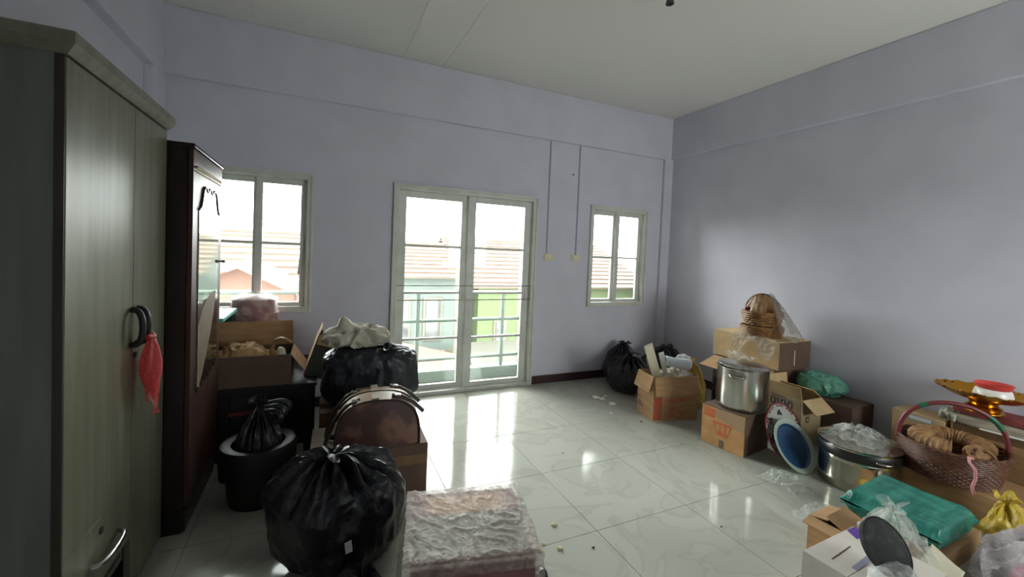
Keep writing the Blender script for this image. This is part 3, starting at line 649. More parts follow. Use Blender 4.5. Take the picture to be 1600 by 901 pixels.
# stacked cartons with baskets
t = thing('stack_carton', 'dark lower carton against the wall under the basket carton', 'box', (3.705, 2.54, 0))
carton(t, .42, .60, .505, KRAFT_D, 'closed', flaps=(('x-', .22, 108),), inner=KRAFT)
t = thing('basket_carton', 'pale carton carrying the two wicker baskets', 'box', (3.715, 2.54, .518))
carton(t, .42, .64, .232, KRAFT_L, 'closed')
decal(t, [(-.21, -.3205, .001), (.21, -.3205, .001), (.21, -.3205, .231), (-.21, -.3205, .231)], KRAFT_D, 'shaded_end')  # shade painted in: this end turns away from the window light
decal(t, [(-.01, -.3213, .03), (.0, -.3213, .03), (.0, -.3213, .16), (-.01, -.3213, .16)], CARDP, 'slot')
g = G()
def drape(u, v):
    y = 2.24+.40*v; a = .185+u*.235; x = 3.70-min(a, .2) if a < .2 else 3.494-.02*sstep(.2, .42, a); z = .768 if a < .2 else .768-(a-.2)*(.55+.35*sin(9*v))
    p = V3((x, y, z)); e = (1-abs(nz(p, 18, 31))*2.4)*.010; return (p.x-abs(e)*.8-.002, p.y, p.z+abs(e)*.6)
g.grid(drape, 40, 40); tag(g.build('plastic_sheet', MILKY, None, True), 'milky plastic sheet draped over the edge of the basket carton', 'plastic')
WICK = mat('honey_wicker', C(160, 116, 62), .55, col2=C(112, 76, 42), nscale=30); WICKD = mat('dark_wicker', C(84, 56, 38), .55, col2=C(58, 38, 28), nscale=24)
def basket(t, r0_, r1_, h, rows, m, ns=26, z0=0, sy=1.0, rad=None):
    g = G(); rr = rad or h/rows*.5
    for k in range(rows):
        f = k/(rows-1); R = r0_+(r1_-r0_)*f; z = z0+rr+(h-2*rr)*f
        pts = [((R+.005*sin(ns*pi*j/ns*1.0+k*pi))*cos(2*pi*j/(2*ns)), (R+.005*cos(pi*j+k*pi))*sin(2*pi*j/(2*ns))*sy, z) for j in range(2*ns)]
        pts = [((R+.004*(1 if (j+k) % 2 else -1))*cos(pi*j/ns), (R+.004*(1 if (j+k) % 2 else -1))*sin(pi*j/ns)*sy, z) for j in range(2*ns)]
        g.tube(pts, rr*1.08, 6, True)
    w = g.build('weave', m, t, True); w['kind'] = 'stuff'
    g = G()
    for j in range(ns):
        A = 2*pi*j/ns+.05; g.tube([((r0_)*cos(A), (r0_)*sin(A)*sy, z0+.002), ((r1_)*cos(A), (r1_)*sin(A)*sy, z0+h)], .003, 5)
    s_ = g.build('stakes', m, t); s_['kind'] = 'stuff'
    G().lathe([(0, z0+.001), (r0_*.99, z0+.001), (r0_*.99, z0+.006), (0, z0+.006)], 32, fn=lambda r, z, A: (r, z)).build('bottom', m, t) if sy == 1 else None
    g = G()
    for q in (0, 1):
        pts = [((r1_+.004*cos(12*2*pi*j/72+q*pi))*cos(2*pi*j/72), (r1_+.004*cos(12*2*pi*j/72+q*pi))*sin(2*pi*j/72)*sy, z0+h+.004*sin(12*2*pi*j/72+q*pi)) for j in range(72)]
        g.tube(pts, .006, 6, True)
    g.build('rim', m, t, True)
t = thing('wicker_basket', 'low honey coloured wicker basket standing on the pale carton', 'basket', (3.66, 2.49, .757)); basket(t, .155, .168, .085, 7, WICK)
t = thing('wicker_basket', 'upper dark wicker basket holding brown paper', 'basket', (3.655, 2.49, .857)); basket(t, .14, .155, .115, 6, WICK)
pts = [(.15*cos(pi*i/20), 0, .115+.16*sin(pi*i/20)) for i in range(21)]
hb = Matrix.Rotation(RAD(100), 4, 'Z'); G().tube([hb @ V3(p) for p in pts], .006, 6).build('handle', WICKD, t, True)
g = G()
def cone(u, v):
    th = 2*pi*u; r = .012+.128*v**.62; f = 1+.15*sin(4*th+1)*v+.1*sin(9*th)*v+.12*nz((cos(th), sin(th), v), 2, 6)
    return (3.655+r*f*cos(th), 2.49+r*f*sin(th), 1.125-.17*v**1.7+.012*sin(6*th)*v+.012*nz((cos(th)*2, sin(th)*2, v*4), 2, 8))
g.grid(cone, 60, 20, True); tag(g.build('brown_paper', mat('brown_paper_dark', C(150, 114, 74), .5, col2=C(116, 80, 50), nscale=9, bump=(22, .5, .01, 1)), None, True), 'pointed brown paper hood over the upper wicker basket', 'paper')
single('red_ornament', 'small dark red ornament in the upper wicker basket', 'ornament', (3.555, 2.56, .91), (.028, .028, .10), 33, mat('dark_red', C(120, 24, 34), .4), amp=.008, crease=.006)
g = G()
def veil(u, v):
    th = -2.2+1.9*u; r = .03+.20*v**1.2+.05*v*u; p = V3((3.665+r*cos(th)*.85, 2.47+r*sin(th)*1.25, 1.145-.37*v**1.4+.02*sin(8*th)*v)); e = nz(p, 16, 3)*.012; return p+V3((e, e, e))
g.grid(veil, 40, 30); tag(g.build('plastic_veil', film('dusty_polythene', C(176, 170, 160), .42, .55, .35), None, True), 'dusty plastic veil hanging from the basket over the carton end', 'plastic')

# open printed carton, brown carton, teal bundle
BEI = mat('beige_printed_card', C(190, 170, 136), .75, col2=C(174, 154, 120), nscale=8)
t = thing('printed_carton', 'open beige carton with upside down blue lettering', 'box', (3.49, 2.07, 0))
carton(t, .25, .27, .375, BEI, flaps=(('y-', .13, 128), ('x-', .10, 12), ('y+', .13, 6), ('x+', .12, -55)), inner=KRAFT_L)
BLUE = mat('navy_ink', C(28, 44, 92), .6)
tx = bpy.data.curves.new('lettering', 'FONT'); tx.body = '\u0e1a\u0e31\u0e19\u0e44\u0e14'; tx.size = .088; tx.align_x = 'CENTER'; tx.align_y = 'CENTER'; tx.extrude = .0003; tx.offset = .001
tmp = bpy.data.objects.new('lettering_tmp', tx); COL.objects.link(tmp); bpy.context.view_layer.update()
me = bpy.data.meshes.new_from_object(tmp.evaluated_get(bpy.context.evaluated_depsgraph_get())); bpy.data.objects.remove(tmp)
me.materials.clear(); me.materials.append(BLUE)
lo = bpy.data.objects.new('lettering', me); COL.objects.link(lo); lo.parent = t
# letter plane faces -x, upside down: text x axis -> +y, text y axis -> -z
lo.matrix_local = Matrix(((0, 0, -1, -.1258), (1, 0, 0, .02), (0, -1, 0, .312), (0, 0, 0, 1)))
for k, wd_ in enumerate((.17, .12)):
    for j in range(int(wd_/.014)): decal(t, [(-.1256, .10-.014*j, .345+.013*k), (-.1256, .091-.014*j, .345+.013*k), (-.1256, .091-.014*j, .353+.013*k), (-.1256, .10-.014*j, .353+.013*k)], mat('grey_ink', C(110, 104, 96), .7), 'small_print')
decal(t, [(-.07, -.1356, .20), (-.03, -.1356, .20), (-.03, -.1356, .245), (-.07, -.1356, .245)], PRT); decal(t, [(-.06, -.1364, .21), (-.04, -.1364, .21), (-.04, -.1364, .235), (-.06, -.1364, .235)], BEI)
t = thing('brown_carton', 'dark brown carton against the wall under the teal bundle', 'box', (3.775, 1.965, 0)); carton(t, .29, .46, .355, KRAFT_D, 'closed')
decal(t, [(.02, -.2305, .05), (.03, -.2305, .05), (.03, -.2305, .34), (.02, -.2305, .34)], KRAFT_D, 'strap_band')
TEALB = mat('teal_polythene', C(70, 140, 118), .3, col2=C(110, 170, 146), nscale=14, bump=(40, .6, .012, 1.4))
t = thing('teal_bundle', 'teal plastic bundle lying on the dark brown carton', 'bundle', (3.785, 2.03, .362))
g = G(); blob(g, .135, .165, .16, 101, 2.4, 2.2, .02, .014, 0, nu=100, nv=56, csc=16); g.build('body', TEALB, t, True)
g = G(); sheet(g, (-.125, -.1, .10), (.01, .2, .0), (-.02, 0, .06), 20, 8, .014, 9, 18); g.build('loose_film', film('teal_film', C(130, 200, 176), .5, .85), t, True)

# trays
def tray(name, label, c, n, r, m_in, m_rim, prof):
    q = V3(n).normalized().to_track_quat('Z', 'Y'); t = thing(name, label, 'tray', c, rot=q.to_euler())
    G().lathe([(a*r, b) for a, b in prof], 72).build('dish', m_in, t, True)
    return t
ENM = mat('white_enamel', C(188, 188, 180), .25, col2=C(168, 168, 162), nscale=6); REDR = mat('dark_red_enamel', C(128, 44, 52), .3); DKE = mat('dark_green_enamel', C(44, 58, 56), .3)
t = tray('enamel_tray', 'large white enamel tray with a red patterned rim leaning on the bowl print carton', (3.108, 1.90, .196), (.03, -.93, .37), .198, ENM, REDR, [(0, -.012), (.78, -.012), (.84, .0), (1.0, .006), (1.0, .0), (.84, -.008), (.8, -.018), (0, -.018)])
G().lathe([(.188, .006), (.193, .012), (.199, .009), (.2, .002), (.196, -.002)], 72).build('rim', REDR, t, True)
for k in range(40):
    A = 2*pi*k/40; M4 = Matrix.Rotation(A, 4, 'Z')
    if k % 4 != 3: G().box((.172, -.009, .0035), (.182, .006, .0072), 0, M4).build('rim_mark', REDR, t)
for a in range(6):
    M4 = Matrix.Rotation(2*pi*a/6+.3, 4, 'Z'); g = G()
    for b in (-.7, 0, .7): g.lathe([(.013, 0), (.009, .0006), (0, .0008)], 10, (.118+.02*cos(b*2), .02*b, -.0115))
    g.v = [tuple(M4 @ V3(v)) for v in g.v]; g.build('flower_print', DKE, t)
BLUE2 = mat('deep_blue_enamel', C(40, 72, 108), .3); PALE = mat('pale_green_rim', C(170, 184, 174), .3)
t = tray('blue_tray', 'deep blue tray with a pale rim leaning on the enamel tray', (3.041, 1.78, .153), (0, -.83, .55), .178, BLUE2, PALE, [(0, -.022), (.76, -.022), (.84, -.004), (.84, -.010), (.78, -.028), (0, -.028)])
G().lathe([(.147, -.006), (.15, -.002), (.172, .004), (.178, .006), (.18, .002), (.174, -.002), (.15, -.008)], 72).build('rim', PALE, t, True)

# aluminium pot
ALUM = mat('polished_aluminium', C(200, 196, 182), .18, 1, col2=C(176, 172, 158), nscale=16, stretch=(1, 1, .2))
t = thing('aluminium_pot', 'wide shiny aluminium pot with a plastic covered lid', 'pot', (3.232, 1.495, 0))
G().lathe([(0, 0), (.195, 0), (.208, .012), (.212, .05), (.214, .06), (.212, .07), (.214, .18), (.217, .19), (.214, .2), (.215, .262), (.222, .266), (.222, .274), (.212, .275), (.209, .26), (.206, .03), (0, .02)], 72).build('body', ALUM, t, True)
G().lathe([(.2165, .205), (.219, .208), (.219, .262), (.216, .265)], 72).build('black_band', BLKP, t, True)
G().lathe([(0, .01), (.15, .012), (.20, .004), (.221, 0), (.222, .006), (.2, .012), (.15, .022), (0, .024)], 64, (0, 0, .277)).build('lid', ALUM, t, True)
G().lathe([(.022, .0), (.022, .001), (0, .0014)], 20).build('sticker', mat('yellow_sticker', C(226, 190, 90), .4), t, True)
sk = [o for o in t.children if o.name.startswith('sticker')][-1]; sk.location = (.2148*cos(RAD(215)), .2148*sin(RAD(215)), .10); sk.rotation_euler = V3((cos(RAD(215)), sin(RAD(215)), 0)).to_track_quat('Z', 'Y').to_euler()
for a in (RAD(60), RAD(240)):
    M4 = Matrix.Rotation(a, 4, 'Z'); G().tube([M4 @ V3((.219+.028*sin(pi*i/10), .045*cos(pi*i/10), .235)) for i in range(11)], .006, 8).build('handle', ALUM, t, True)
def crumple_sheet(label, c, r, h, seed, m=CLEAR, n=46, sc=14, name='plastic_sheet'):
    g = G()
    def f(u, v):
        x, y = (u-.5)*2, (v-.5)*2; k = max(0, 1-(x*x+y*y)*.8); p = V3((c[0]+x*r[0], c[1]+y*r[1], 0))
        e = (1-abs(nz(p, sc, seed))*2.3)*.6+(1-abs(nz(p, sc*2.2, seed+3))*2.3)*.4
        return (p.x+.02*nz(p, 20, seed+5), p.y+.02*nz(p, 20, seed+6), c[2]+.003+max(0, h*(.35*k+.65*e*(k+.25))))
    g.grid(f, n, n); return tag(g.build(name, m, None, True), label, 'plastic')
crumple_sheet('crumpled clear plastic heaped on the aluminium pot lid', (3.215, 1.495, .302), (.16, .15), .075, 3)
crumple_sheet('crumpled clear plastic on the floor by the trays', (2.745, 1.65, .001), (.09, .14), .08, 5)
crumple_sheet('flattened clear plastic on the floor in front of the aluminium pot', (2.60, 1.32, .001), (.16, .13), .05, 7)

o = G().box((3.21, 1.59, .306), (3.34, 1.64, .335), .012).build('white_packet', WHITE); o.rotation_euler = (0, 0, 0); tag(o, 'folded white packet lying on the aluminium pot lid', 'packet')
# big basket on flat carton, wall cartons, golden pedestal tray
t = thing('flat_carton', 'flat carton under the large handled basket', 'box', (3.525, 1.05, 0)); carton(t, .39, .54, .185, KRAFT, 'closed')
RB = mat('reddish_brown_wicker', C(112, 72, 50), .5, col2=C(84, 52, 38), nscale=26)
t = thing('handled_basket', 'large reddish brown basket with a painted hoop handle', 'basket', (3.485, 1.15, .192), RAD(-52))
basket(t, .20, .243, .19, 16, RB, 40)
rr = .262; A_ = [(.243*cos(pi*i/32)*(1 if 1 else 1), 0, .17+.255*sin(pi*i/32)**.8) for i in range(33)]
hd = G().tube(A_, .013, 8).build('handle', mat('maroon_paint', C(110, 44, 48), .4), t, True)
GRNP = mat('green_paint', C(34, 96, 68), .4)
G().tube(A_[5:10], .0145, 8).build('green_band', GRNP, hd, True); G().tube(A_[21:24], .0145, 8).build('green_band', GRNP, hd, True)
STRAW = mat('straw_matting', C(168, 128, 82), .7, col2=C(122, 86, 54), nscale=30)
def coil(name, label, c, R0, rt, a0, a1, seed, tilt=0):
    g = G(); n = 90
    pts = [(c[0]+R0*cos(a0+(a1-a0)*i/n), c[1]+R0*sin(a0+(a1-a0)*i/n), c[2]+tilt*i/n) for i in range(n+1)]
    g.tube(pts, [rt*(1+.10*(i % 3 == 0)+.04*sin(i*.7)) for i in range(n+1)], 12); return tag(g.build(name, STRAW, None, True), label, 'mat')
coil('rolled_matting', 'thick roll of straw matting curled inside the handled basket', (3.49, 1.15, .375), .14, .05, RAD(-60), RAD(200), 1)
t = thing('matting_roll', 'end of a coiled straw mat with dark holes in the handled basket', 'mat', (3.44, 1.01, .355))
g = G(); g.lathe([(0, -.02), (.07, -.02), (.078, 0), (.07, .02), (.055, .022), (.05, .014), (.035, .016), (.03, .022), (0, .022)], 32); g.build('coil', STRAW, t, True)
t.rotation_euler = (RAD(30), RAD(-25), 0)
for k in range(6): 
    A = k*1.05; G().lathe([(0, .024), (.006, .0235), (.006, .018)], 8, (.042*cos(A), .042*sin(A), 0)).build('hole', LAM_E, t)
PNKR = mat('pink_ribbon', C(206, 140, 146), .5)
pth = [(-.0, 0, .045), (-.018, .004, .052), (-.030, .0, .03), (-.03, -.012, 0), (-.022, -.012, -.05), (-.018, -.006, -.10), (-.014, -.012, -.15)]
pp = []
for i in range(len(pth)-1):
    for s_ in range(4): pp.append(tuple(V3(pth[i]).lerp(V3(pth[i+1]), s_/4)))
g = G().tube([(3.243+p[0]*1.2, .98+p[1]*2.0, .355+p[2]) for p in pp], .007, 8); tag(g.build('pink_ribbon', PNKR, None, True), 'twisted pink ribbon hanging over the handled basket side', 'ribbon')
t = thing('leaning_carton', 'tall cardboard carton with vent holes standing against the wall', 'box', (3.835, .93, 0)); carton(t, .19, .62, .44, KRAFT, 'closed')
for k in range(7): 
    for q in (0, 1): decal(t, [(-.0952, -.17-.022*k, .24+.02*q), (-.0952, -.184-.022*k, .24+.02*q), (-.0952, -.184-.022*k, .252+.02*q), (-.0952, -.17-.022*k, .252+.02*q)], PRT, 'vent_hole')
decal(t, [(-.0951, .3, .395), (-.0951, -.3, .395), (-.0951, -.3, .44), (-.0951, .3, .44)], TAPE, 'tape')
t = thing('labelled_carton', 'small tan carton with a white label behind the handled basket', 'box', (3.82, 1.40, 0)); carton(t, .2, .27, .425, KRAFT_L, 'closed')
decal(t, [(-.1006, .05, .385), (-.1006, -.08, .385), (-.1006, -.08, .418), (-.1006, .05, .418)], mat('blue_edge', C(130, 170, 180), .5), 'label'); decal(t, [(-.1014, .043, .39), (-.1014, -.073, .39), (-.1014, -.073, .413), (-.1014, .043, .413)], WHITE, 'label_face')
DRIFT = mat('weathered_wood', C(176, 166, 148), .8, col2=C(130, 120, 104), nscale=6, stretch=(6, 1, 6), bump=(20, .3, .006))
o = G().box((3.72, .66, .448), (3.93, 1.22, .505), .012).build('weathered_plank', DRIFT); tag(o, 'weathered grey plank lying on the tall vented carton', 'plank')
o = G().box((3.745, .62, .507), (3.93, 1.24, .545), .006).build('red_board', mat('faded_red_board', C(140, 62, 58), .6, col2=C(116, 48, 46), nscale=9)); tag(o, 'faded red board under the golden pedestal tray', 'board')
g = G().tube([(3.716, .62, .47), (3.71, .9, .455), (3.705, 1.1, .452)], .006, 6); tag(g.build('white_rod', WHITE, None, True), 'thin white rod lying along the weathered plank', 'rod')
single('paper_wad', 'crumpled white floral cloth tucked beside the weathered plank', 'cloth', (3.775, 1.245, .446), (.05, .05, .07), 15, mat('floral_cloth', C(206, 204, 190), .7, col2=C(120, 122, 104), nscale=40), amp=.02)
GOLD = mat('polished_gold', C(206, 152, 48), .2, 1); GOLDD = mat('dull_gold', C(170, 126, 58), .4, .8, col2=C(130, 92, 44), nscale=18)
t = thing('pedestal_tray', 'golden pedestal offering tray with a flared toothed rim', 'tray', (3.765, 1.11, .546))
G().lathe([(0, 0), (.085, 0), (.092, .008), (.086, .018), (.074, .024), (.08, .03), (.082, .038), (.07, .046), (.06, .054), (.066, .062), (.06, .07), (0, .07)], 48).build('pedestal', GOLD, t, True)
def leaf(r, z, A): 
    k = sstep(.12, .2, r); return r*(1+.05*k*abs(sin(9*A))), z+.012*k*sin(18*A)*.5+.0*A
b_ = G().lathe([(0, .072), (.06, .072), (.11, .088), (.14, .108), (.155, .122), (.171, .135), (.171, .138), (.153, .126), (.137, .112), (.108, .094), (.06, .079), (0, .078)], 72, fn=leaf).build('dish', GOLD, t, True)
g = G()
for k in range(26):
    A = 2*pi*k/26; g.lathe([(.0, .008), (.006, .004), (.007, 0), (.004, -.006), (0, -.008)], 8, (.165*cos(A), .165*sin(A), .131))
o = g.build('beading', GOLDD, t, True); o['kind'] = 'stuff'; o.scale = (1, 1.3, 1); b_.scale = (1, 1.3, 1)
t = thing('white_bowl', 'white pot with a red rim on the golden tray', 'bowl', (3.755, 1.07, .628))
G().lathe([(0, 0), (.07, 0), (.082, .012), (.086, .04), (.078, .07), (.07, .078), (.066, .07), (.07, .02), (0, .012)], 48).build('body', mat('white_glaze', C(226, 224, 220), .3), t, True)
G().lathe([(.062, .074), (.075, .086), (.084, .104), (.085, .108), (.08, .106), (.07, .088), (.045, .072), (0, .07)], 48).build('rim', mat('coral_red', C(206, 70, 66), .4), t, True)

# teal package and its carton, foreground clutter
t = thing('low_carton', 'low tan carton under the teal wrapped package', 'box', (2.84, 1.06, 0), RAD(2)); carton(t, .46, .38, .10, KRAFT, 'closed')
TEALF = mat('teal_wrap', C(26, 104, 94), .28, col2=C(62, 140, 124), nscale=5, stretch=(1, 6, 1), bump=(22, .6, .014, 1))
t = thing('teal_package', 'flat package wrapped in teal plastic on a low carton', 'package', (2.79, 1.06, .106), RAD(3))
def pk(u, v):
    th = 2*pi*v; k = abs(cos(th))**.22*math.copysign(1, cos(th)); q = abs(sin(th))**.35*math.copysign(1, sin(th)); e = 1-.93*sstep(.8, 1, abs(2*u-1))
    x = (u-.5)*.45; p = V3((x, k*.185*(1+.08*(abs(2*u-1) > .93)), .064+q*.06*e)); n1 = nz(p, 8, 4)*.014+(1-abs(nz(p, 15, 6))*2)*.006
    return (p.x, p.y+n1*.6, max(.002, p.z+n1))
g = G().grid(lambda u, v: pk(v, u), 56, 44, True); g.build('wrapped_block', TEALF, t, True)
TF = film('teal_loose_film', C(40, 150, 134), .75, .95, .3)
for sx in (-1, 1):
    g = G(); sheet(g, (sx*.218, -.18, .05), (0, .36, .0), (sx*.04, 0, .025), 34, 6, .012, 5+sx, 20); g.build('folded_end', TF, t, True)
VIO = mat('violet_print', C(92, 62, 150), .5); WHC = mat('white_card', C(214, 206, 196), .55, col2=C(204, 194, 184), nscale=7)
t = thing('violet_carton', 'white carton with violet print at the edge of the clutter', 'box', (2.02, .86, 0), RAD(2)); carton(t, .39, .31, .245, WHC, 'closed')
decal(t, [(-.1956, .0, .03), (-.1956, -.15, .03), (-.1956, -.15, .20), (-.1956, .0, .2)], VIO)
decal(t, [(.08, -.02, .2502), (.16, -.02, .2502), (.16, .06, .2502)], VIO) if 0 else decal(t, [(.07, -.03, .2502), (.18, -.03, .2502), (.18, .07, .2502), (.16, .05, .2502)], VIO)
decal(t, [(.10, .10, .2502), (.19, .09, .2502), (.19, .15, .2502), (.13, .15, .2502)], VIO)
decal(t, [(-.14, .075, .2502), (.02, .085, .2502), (.02, .089, .2502), (-.14, .079, .2502)], PRT); decal(t, [(-.12, .0, .2502), (.03, .01, .2502), (.03, .03, .2502), (-.12, .02, .2502)], mat('grey_blue_print', C(140, 140, 160), .6))
t = thing('tan_carton', 'small open tan carton behind the violet print carton', 'box', (2.35, 1.155, 0), RAD(4)); carton(t, .20, .16, .17, KRAFT, flaps=(('y-', .09, -70), ('x-', .07, 100), ('y+', .08, -78)), inner=KRAFT)
BLKM = mat('worn_black_metal', (.016, .016, .017, 1), .5, col2=(.05, .05, .05, 1), nscale=22, lo=.5, hi=.75, spec=.12)
t = thing('black_bowl', 'worn black round bowl lying tilted on the violet print carton', 'bowl', (1.975, .835, .335), rot=(RAD(42), RAD(-34), RAD(25)))
G().lathe([(0, .0), (.06, .007), (.09, .026), (.098, .046), (.102, .046), (.095, .024), (.062, .0), (0, -.007)], 48).build('dish', BLKM, t, True)
G().lathe([(0, .03), (.06, .036), (.096, .043), (.096, .045), (.06, .04), (0, .034)], 40).build('cover', BLKM, t, True)
def pouch(name, label, c, rx, ry, h, seed, m, cat='bag', knot=None, inner=None, **kw):
    t = thing(name, label, cat, c); g = G(); a = dict(sqz=2.3, sqxy=2.1, amp=.03, crease=.018, fold=.02, nf=9, knot=knot, nu=90, nv=56, asc=8, csc=16); a.update(kw)
    blob(g, rx, ry, h, seed, **a); g.build('film', m, t, True)
    if knot: g = G(); tuft(g, (knot[0], knot[1], h+knot[2]-.01), .04, .05, seed); g.build('knot', m, t, True)
    if inner:
        for (nm, cc, rr_, hh, mm) in inner: 
            g = G(); blob(g, rr_, rr_*.9, hh, seed+2, 2.2, 2, .01, .004, 0, nu=40, nv=26); o = g.build(nm, mm, t, True); o.location = cc
    return t
pouch('clear_bag', 'clear plastic bag bunched in front of the black bowl', (1.885, .738, .251), .085, .03, .085, 111, film('bright_polythene', C(226, 228, 226), .3, .65), knot=None)
pouch('clear_bag', 'upright clear bag with papers beside the teal package', (2.37, .925, 0), .125, .12, .25, 112, CLEAR, knot=(-.02, .02, .08))
board('card_sheet', 'beige card sheet inside the upright clear bag', 'card', pose((2.40, .88, .12), RAD(20), RAD(-50), RAD(10)), .13, .17, .004, mat('beige_card', C(196, 178, 146), .7), wave=.003)
board('card_sheet', 'white card sheet sliding off the upright clear bag', 'card', pose((2.42, .74, .14), RAD(8), RAD(-62), RAD(-6)), .17, .12, .003, CARDP, wave=.004, seed=4)
pouch('knotted_bag', 'large knotted milky bag with pink contents near the teal package', (2.80, .62, 0), .24, .18, .24, 113, film('mauve_polythene', C(206, 200, 206), .32, .52, .25), knot=(.02, .0, .035), inner=(('pink_contents', (-.05, -.06, .02), .15, .17, mat('pink_cloth', C(206, 120, 136), .7)), ('white_contents', (.09, .03, .02), .13, .17, mat('white_cloth', C(220, 220, 214), .7))))
pouch('yellow_knot', 'bright yellow knotted bag behind the milky bag', (3.21, .84, 0), .062, .055, .21, 114, mat('bright_yellow_polythene', C(196, 168, 62), .4, bump=(30, .4, .01, 1)), knot=(0, 0, .03), nf=7)
single('straw_bundle', 'pale yellow straw bundle at the foot of the flat carton', 'bundle', (3.235, .66, 0), (.07, .07, .2), 115, mat('pale_straw', C(214, 200, 142), .8, col2=C(170, 150, 96), nscale=22, bump=(40, .6, .01, 1)), amp=.03)

# floor crumbs
CRUMB = mat('dry_crumb', C(214, 200, 160), .8); CRW = mat('white_scrap', C(220, 216, 206), .7); CRD = mat('dark_speck', C(70, 62, 52), .8)
def px_floor(x, y):
    d = (x-CX)/FPX*rgt-(y-CY)/FPX*upv+fwd; return V3((0, 0, H))+d*(-H/d.z)
random.seed(4)
for k, (x, y, s_, m, lb, gp) in enumerate([(832, 852, .016, CRUMB, 'dry yellowish crumb on the floor beside the wrapped box', 'crumbs by the wrapped box'), (842, 860, .012, CRUMB, None, 0), (836, 868, .014, CRUMB, None, 0), (850, 850, .009, CRUMB, None, 0), (874, 858, .013, CRUMB, None, 0), (866, 820, .012, CRUMB, None, 0),
    (930, 622, .03, CRW, 'white paper scrap on the floor near the corner black bags', 'scraps near the corner bags'), (940, 624, .025, CRW, None, 1), (957, 632, .026, CRW, None, 1), (955, 646, .014, CRW, None, 1), (946, 619, .016, CRW, None, 1),
    (880, 708, .006, CRD, 'tiny dark speck on the floor tiles', 'specks on the tiles'), (1002, 659, .010, CRD, None, 2), (1127, 823, .007, CRD, None, 2), (927, 855, .006, CRD, None, 2)]):
    if lb: lab, grp = lb, gp
    p = px_floor(x, y); single(('crumb', 'paper_scrap', 'speck')[['crumbs by the wrapped box', 'scraps near the corner bags', 'specks on the tiles'].index(grp)], lab, 'debris', (p.x, p.y, 0), (s_, s_*random.uniform(.4, .9), s_*.6), 200+k, m, grp, amp=s_*.5, crease=s_*.3, nu=14, nv=8, asc=40, csc=60)

# ------------------------------------------------------------------ balcony and street
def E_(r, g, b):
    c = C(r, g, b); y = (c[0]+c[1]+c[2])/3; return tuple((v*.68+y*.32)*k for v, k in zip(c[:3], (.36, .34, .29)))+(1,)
MINT = mat('mint_paint', E_(120, 150, 140), .6); WCOL = mat('whitewash', E_(128, 132, 128), .8); CONC = mat('concrete', E_(92, 94, 88), .9, col2=E_(80, 82, 78), nscale=5)
st('balcony_slab', (-1.4, YB+WT, -.25), (4.6, 4.72, -.075), CONC, 'grey concrete balcony floor beyond the glazed door')
st('balcony_kerb', (-1.4, 4.58, -.075), (2.27, 4.72, .05), MINT, 'mint green balcony kerb under the railing')
st('balcony_column', (2.27, 4.5, -.075), (2.43, 4.72, 3.2), WCOL, 'white balcony column beyond the glazed door')
t = thing('balcony_railing', 'mint green balcony railing beyond the glazed door', 'railing', (1.0, 4.64, .05))
for x in (-1.1, -.05, 1.01, 2.03): G().box((x-.02, 4.62, .05), (x+.02, 4.66, .92), .003).build('post', MINT, t, world=True)
for z in (.17, .61, .93): G().tube([(-1.4, 4.64, z), (2.27, 4.64, z)], .02, 10).build('rail', MINT, t, True, True)
GZ = -3.1
o = G().box((-40, 4.9, GZ-.2), (60, 60, GZ)).build('street_ground', mat('asphalt', E_(62, 58, 50), .9)); o['kind'] = 'structure'; o['label'] = 'pale street surface below the balcony'
ROOF = mat('terracotta_roof', E_(118, 84, 66), .8, col2=E_(104, 74, 58), nscale=3); ROOF2 = mat('clay_roof', E_(122, 92, 70), .8, col2=E_(106, 78, 60), nscale=3)
FASC = mat('fascia', E_(120, 116, 106), .8); WINM = mat('dark_window', E_(52, 62, 66), .2)
def house(label, x0, x1, y0, y1, ze, zr, wm, rm, n=9, over=.45, wins=()):
    t = thing('house', label, 'house', ((x0+x1)/2, (y0+y1)/2, GZ)); ym = (y0+y1)/2
    g = G().box((x0, y0, GZ), (x1, y1, ze)); g.prism([(x0, y0, ze), (x0, y1, ze), (x0, ym, zr-.15)], (x1-x0, 0, 0)); g.build('wall', wm, t, world=True)
    for sgn in (-1, 1):
        ya, yb = (y0-over, ym) if sgn < 0 else (y1+over, ym); zA = ze-over*(zr-ze)/(ym-y0)
        me_ = None
        for k in range(n):
            f0, f1 = k/n, (k+1.12)/n; f1 = min(f1, 1.0)
            p = [(x0-over, ya+(yb-ya)*f0, zA+(zr-zA)*f0+.05), (x1+over, ya+(yb-ya)*f0, zA+(zr-zA)*f0+.05), (x1+over, ya+(yb-ya)*f1, zA+(zr-zA)*f1), (x0-over, ya+(yb-ya)*f1, zA+(zr-zA)*f1)]
            G().prism(p, (0, 0, .05)).build('tile_course', rm, t, world=True)
    G().tube([(x0-over, ym, zr+.04), (x1+over, ym, zr+.04)], .09, 8).build('ridge_cap', rm, t, True, True)
    for (a, b, c, d) in wins:
        w_ = G().box((a, y0-.04, c), (b, y0+.02, d), .01).build('window', FASC, t, world=True)
        G().box((a+.07, y0-.06, c+.07), (b-.07, y0-.035, d-.07)).build('pane', WINM, w_, world=True)
    return t
PALEW = mat('pale_facade', E_(112, 116, 112), .9); GREEN = mat('lime_green_facade', E_(104, 132, 74), .9); PINKW = mat('salmon_facade', E_(138, 92, 78), .9); BLUEW = mat('pale_blue_facade', E_(100, 122, 124), .9); CREAM = mat('cream_facade', E_(130, 118, 92), .9)
house('lime green house with a broad terracotta roof across the street', 3.85, 9.5, 10.4, 16.6, .50, 1.72, GREEN, ROOF, 12, .25, wins=((5.0, 5.9, -1.6, -.5), (4.3, 4.7, -1.2, -.4)))
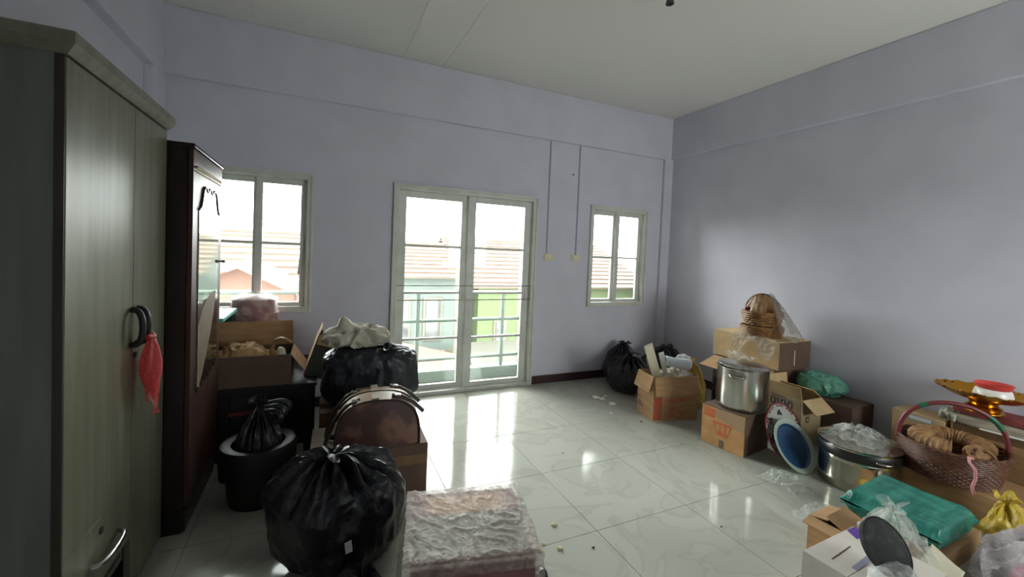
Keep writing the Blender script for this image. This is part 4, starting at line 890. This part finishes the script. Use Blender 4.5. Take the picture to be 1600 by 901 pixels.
house('pale blue house with a clay roof beyond the balcony railing', 1.3, 3.3, 10.45, 15.4, .72, 1.50, BLUEW, ROOF2, 9, .25, wins=((2.4, 2.9, -.9, .2), (1.6, 2.1, -.9, .2)))
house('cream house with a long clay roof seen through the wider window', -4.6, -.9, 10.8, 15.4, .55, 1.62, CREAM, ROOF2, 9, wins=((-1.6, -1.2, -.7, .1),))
t = thing('house_wing', 'salmon gabled wing of the cream house', 'house', (-1.23, 9.2, GZ))
g = G().box((-2.13, 8.4, GZ), (-.38, 10.0, .55)); g.prism([(-2.13, 8.4, .55), (-.38, 8.4, .55), (-1.25, 8.4, .95)], (0, 1.6, 0)); g.build('wall', PINKW, t, world=True)
for sgn, xa in ((-1, -2.38), (1, -.13)):
    for k in range(5):
        f0, f1 = k/5, min(1, (k+1.12)/5); X = lambda f: xa+(-1.25-xa)*f; Z = lambda f: .46+.56*f
        G().prism([(X(f0), 8.15, Z(f0)+.04), (X(f0), 10.1, Z(f0)+.04), (X(f1), 10.1, Z(f1)), (X(f1), 8.15, Z(f1))], (0, 0, .05)).build('tile_course', ROOF, t, world=True)
    G().prism([(xa, 8.12, .42), (-1.25, 8.12, .98), (-1.25, 8.12, 1.1), (xa, 8.12, .54)], (0, .04, 0)).build('bargeboard', FASC, t, world=True)
house('mint house far behind the cream house', -.3, .7, 17, 20, .1, .9, MINT, ROOF2, 6)
house('pale house with grey window bays outside the small window', 8.6, 10.6, 7.9, 8.9, 3.0, 3.6, PALEW, ROOF, 5, .1)
t = thing('window_bay', 'tall grey blue glazed bay beside the pale house', 'bay window', (7.7, 7.6, GZ)); G().box((7.05, 7.4, GZ), (8.3, 7.9, 3.3)).build('core', WCOL, t, world=True)
for k in range(3):
    for z in (-.4, .75, 1.9): G().box((7.1+.4*k, 7.36, z), (7.43+.4*k, 7.41, z+1.02), .01).build('pane', mat('blue_grey_pane', E_(92, 104, 112), .25), t, world=True)
t = thing('shop_awning', 'faded red awning on posts in the street', 'awning', (2.3, 8.6, GZ))
G().prism([(1.6, 8.0, -1.0), (2.9, 8.0, -1.35), (2.9, 9.2, -1.0), (1.6, 9.2, -.65)], (0, 0, .04)).build('canopy', mat('faded_red_awning', E_(116, 62, 52), .8), t, world=True)
for x, z in ((1.65, -1.0), (2.85, -1.3)): G().box((x, 8.05, GZ), (x+.06, 8.11, z), .005).build('post', FASC, t, world=True)
t = thing('carport_canopy', 'grey green carport canopy in front of the lime green house', 'canopy', (4.0, 8.6, GZ))
G().prism([(3.1, 7.8, -1.3), (4.9, 7.8, -1.3), (4.9, 9.6, -.85), (3.1, 9.6, -.85)], (0, 0, .05)).build('canopy', mat('grey_green_sheet', E_(66, 68, 52), .8), t, world=True)
for x in (3.15, 4.8): G().box((x, 7.85, GZ), (x+.07, 7.92, -1.28), .005).build('post', FASC, t, world=True)
t = thing('picket_fence', 'tan picket fence along the street', 'fence', (2.2, 9.8, GZ)); G().box((.4, 10.03, -1.4), (3.85, 10.07, -1.3)).build('rail', CREAM, t, world=True)
for k in range(24):
    x = .45+.137*k; G().box((x, 9.98, GZ), (x+.09, 10.03, -1.05), .005).build('picket', CREAM if k % 3 else ROOF2, t, world=True)
t = thing('utility_pole', 'concrete utility pole with a crossarm above the roofs', 'pole', (3.05, 9.7, GZ)); G().tube([(3.05, 9.7, GZ), (3.05, 9.7, 2.5)], [.075, .055], 12).build('pole', FASC, t, True, True)
G().box((2.65, 9.66, .98), (3.45, 9.74, 1.06), .01).build('crossarm', FASC, t, world=True)
for x in (2.7, 3.0, 3.4): G().lathe([(.02, 0), (.035, .03), (.02, .06), (.03, .08), (0, .11)], 10, (x, 9.7, 1.06)).build('insulator', FASC, t, True, True)
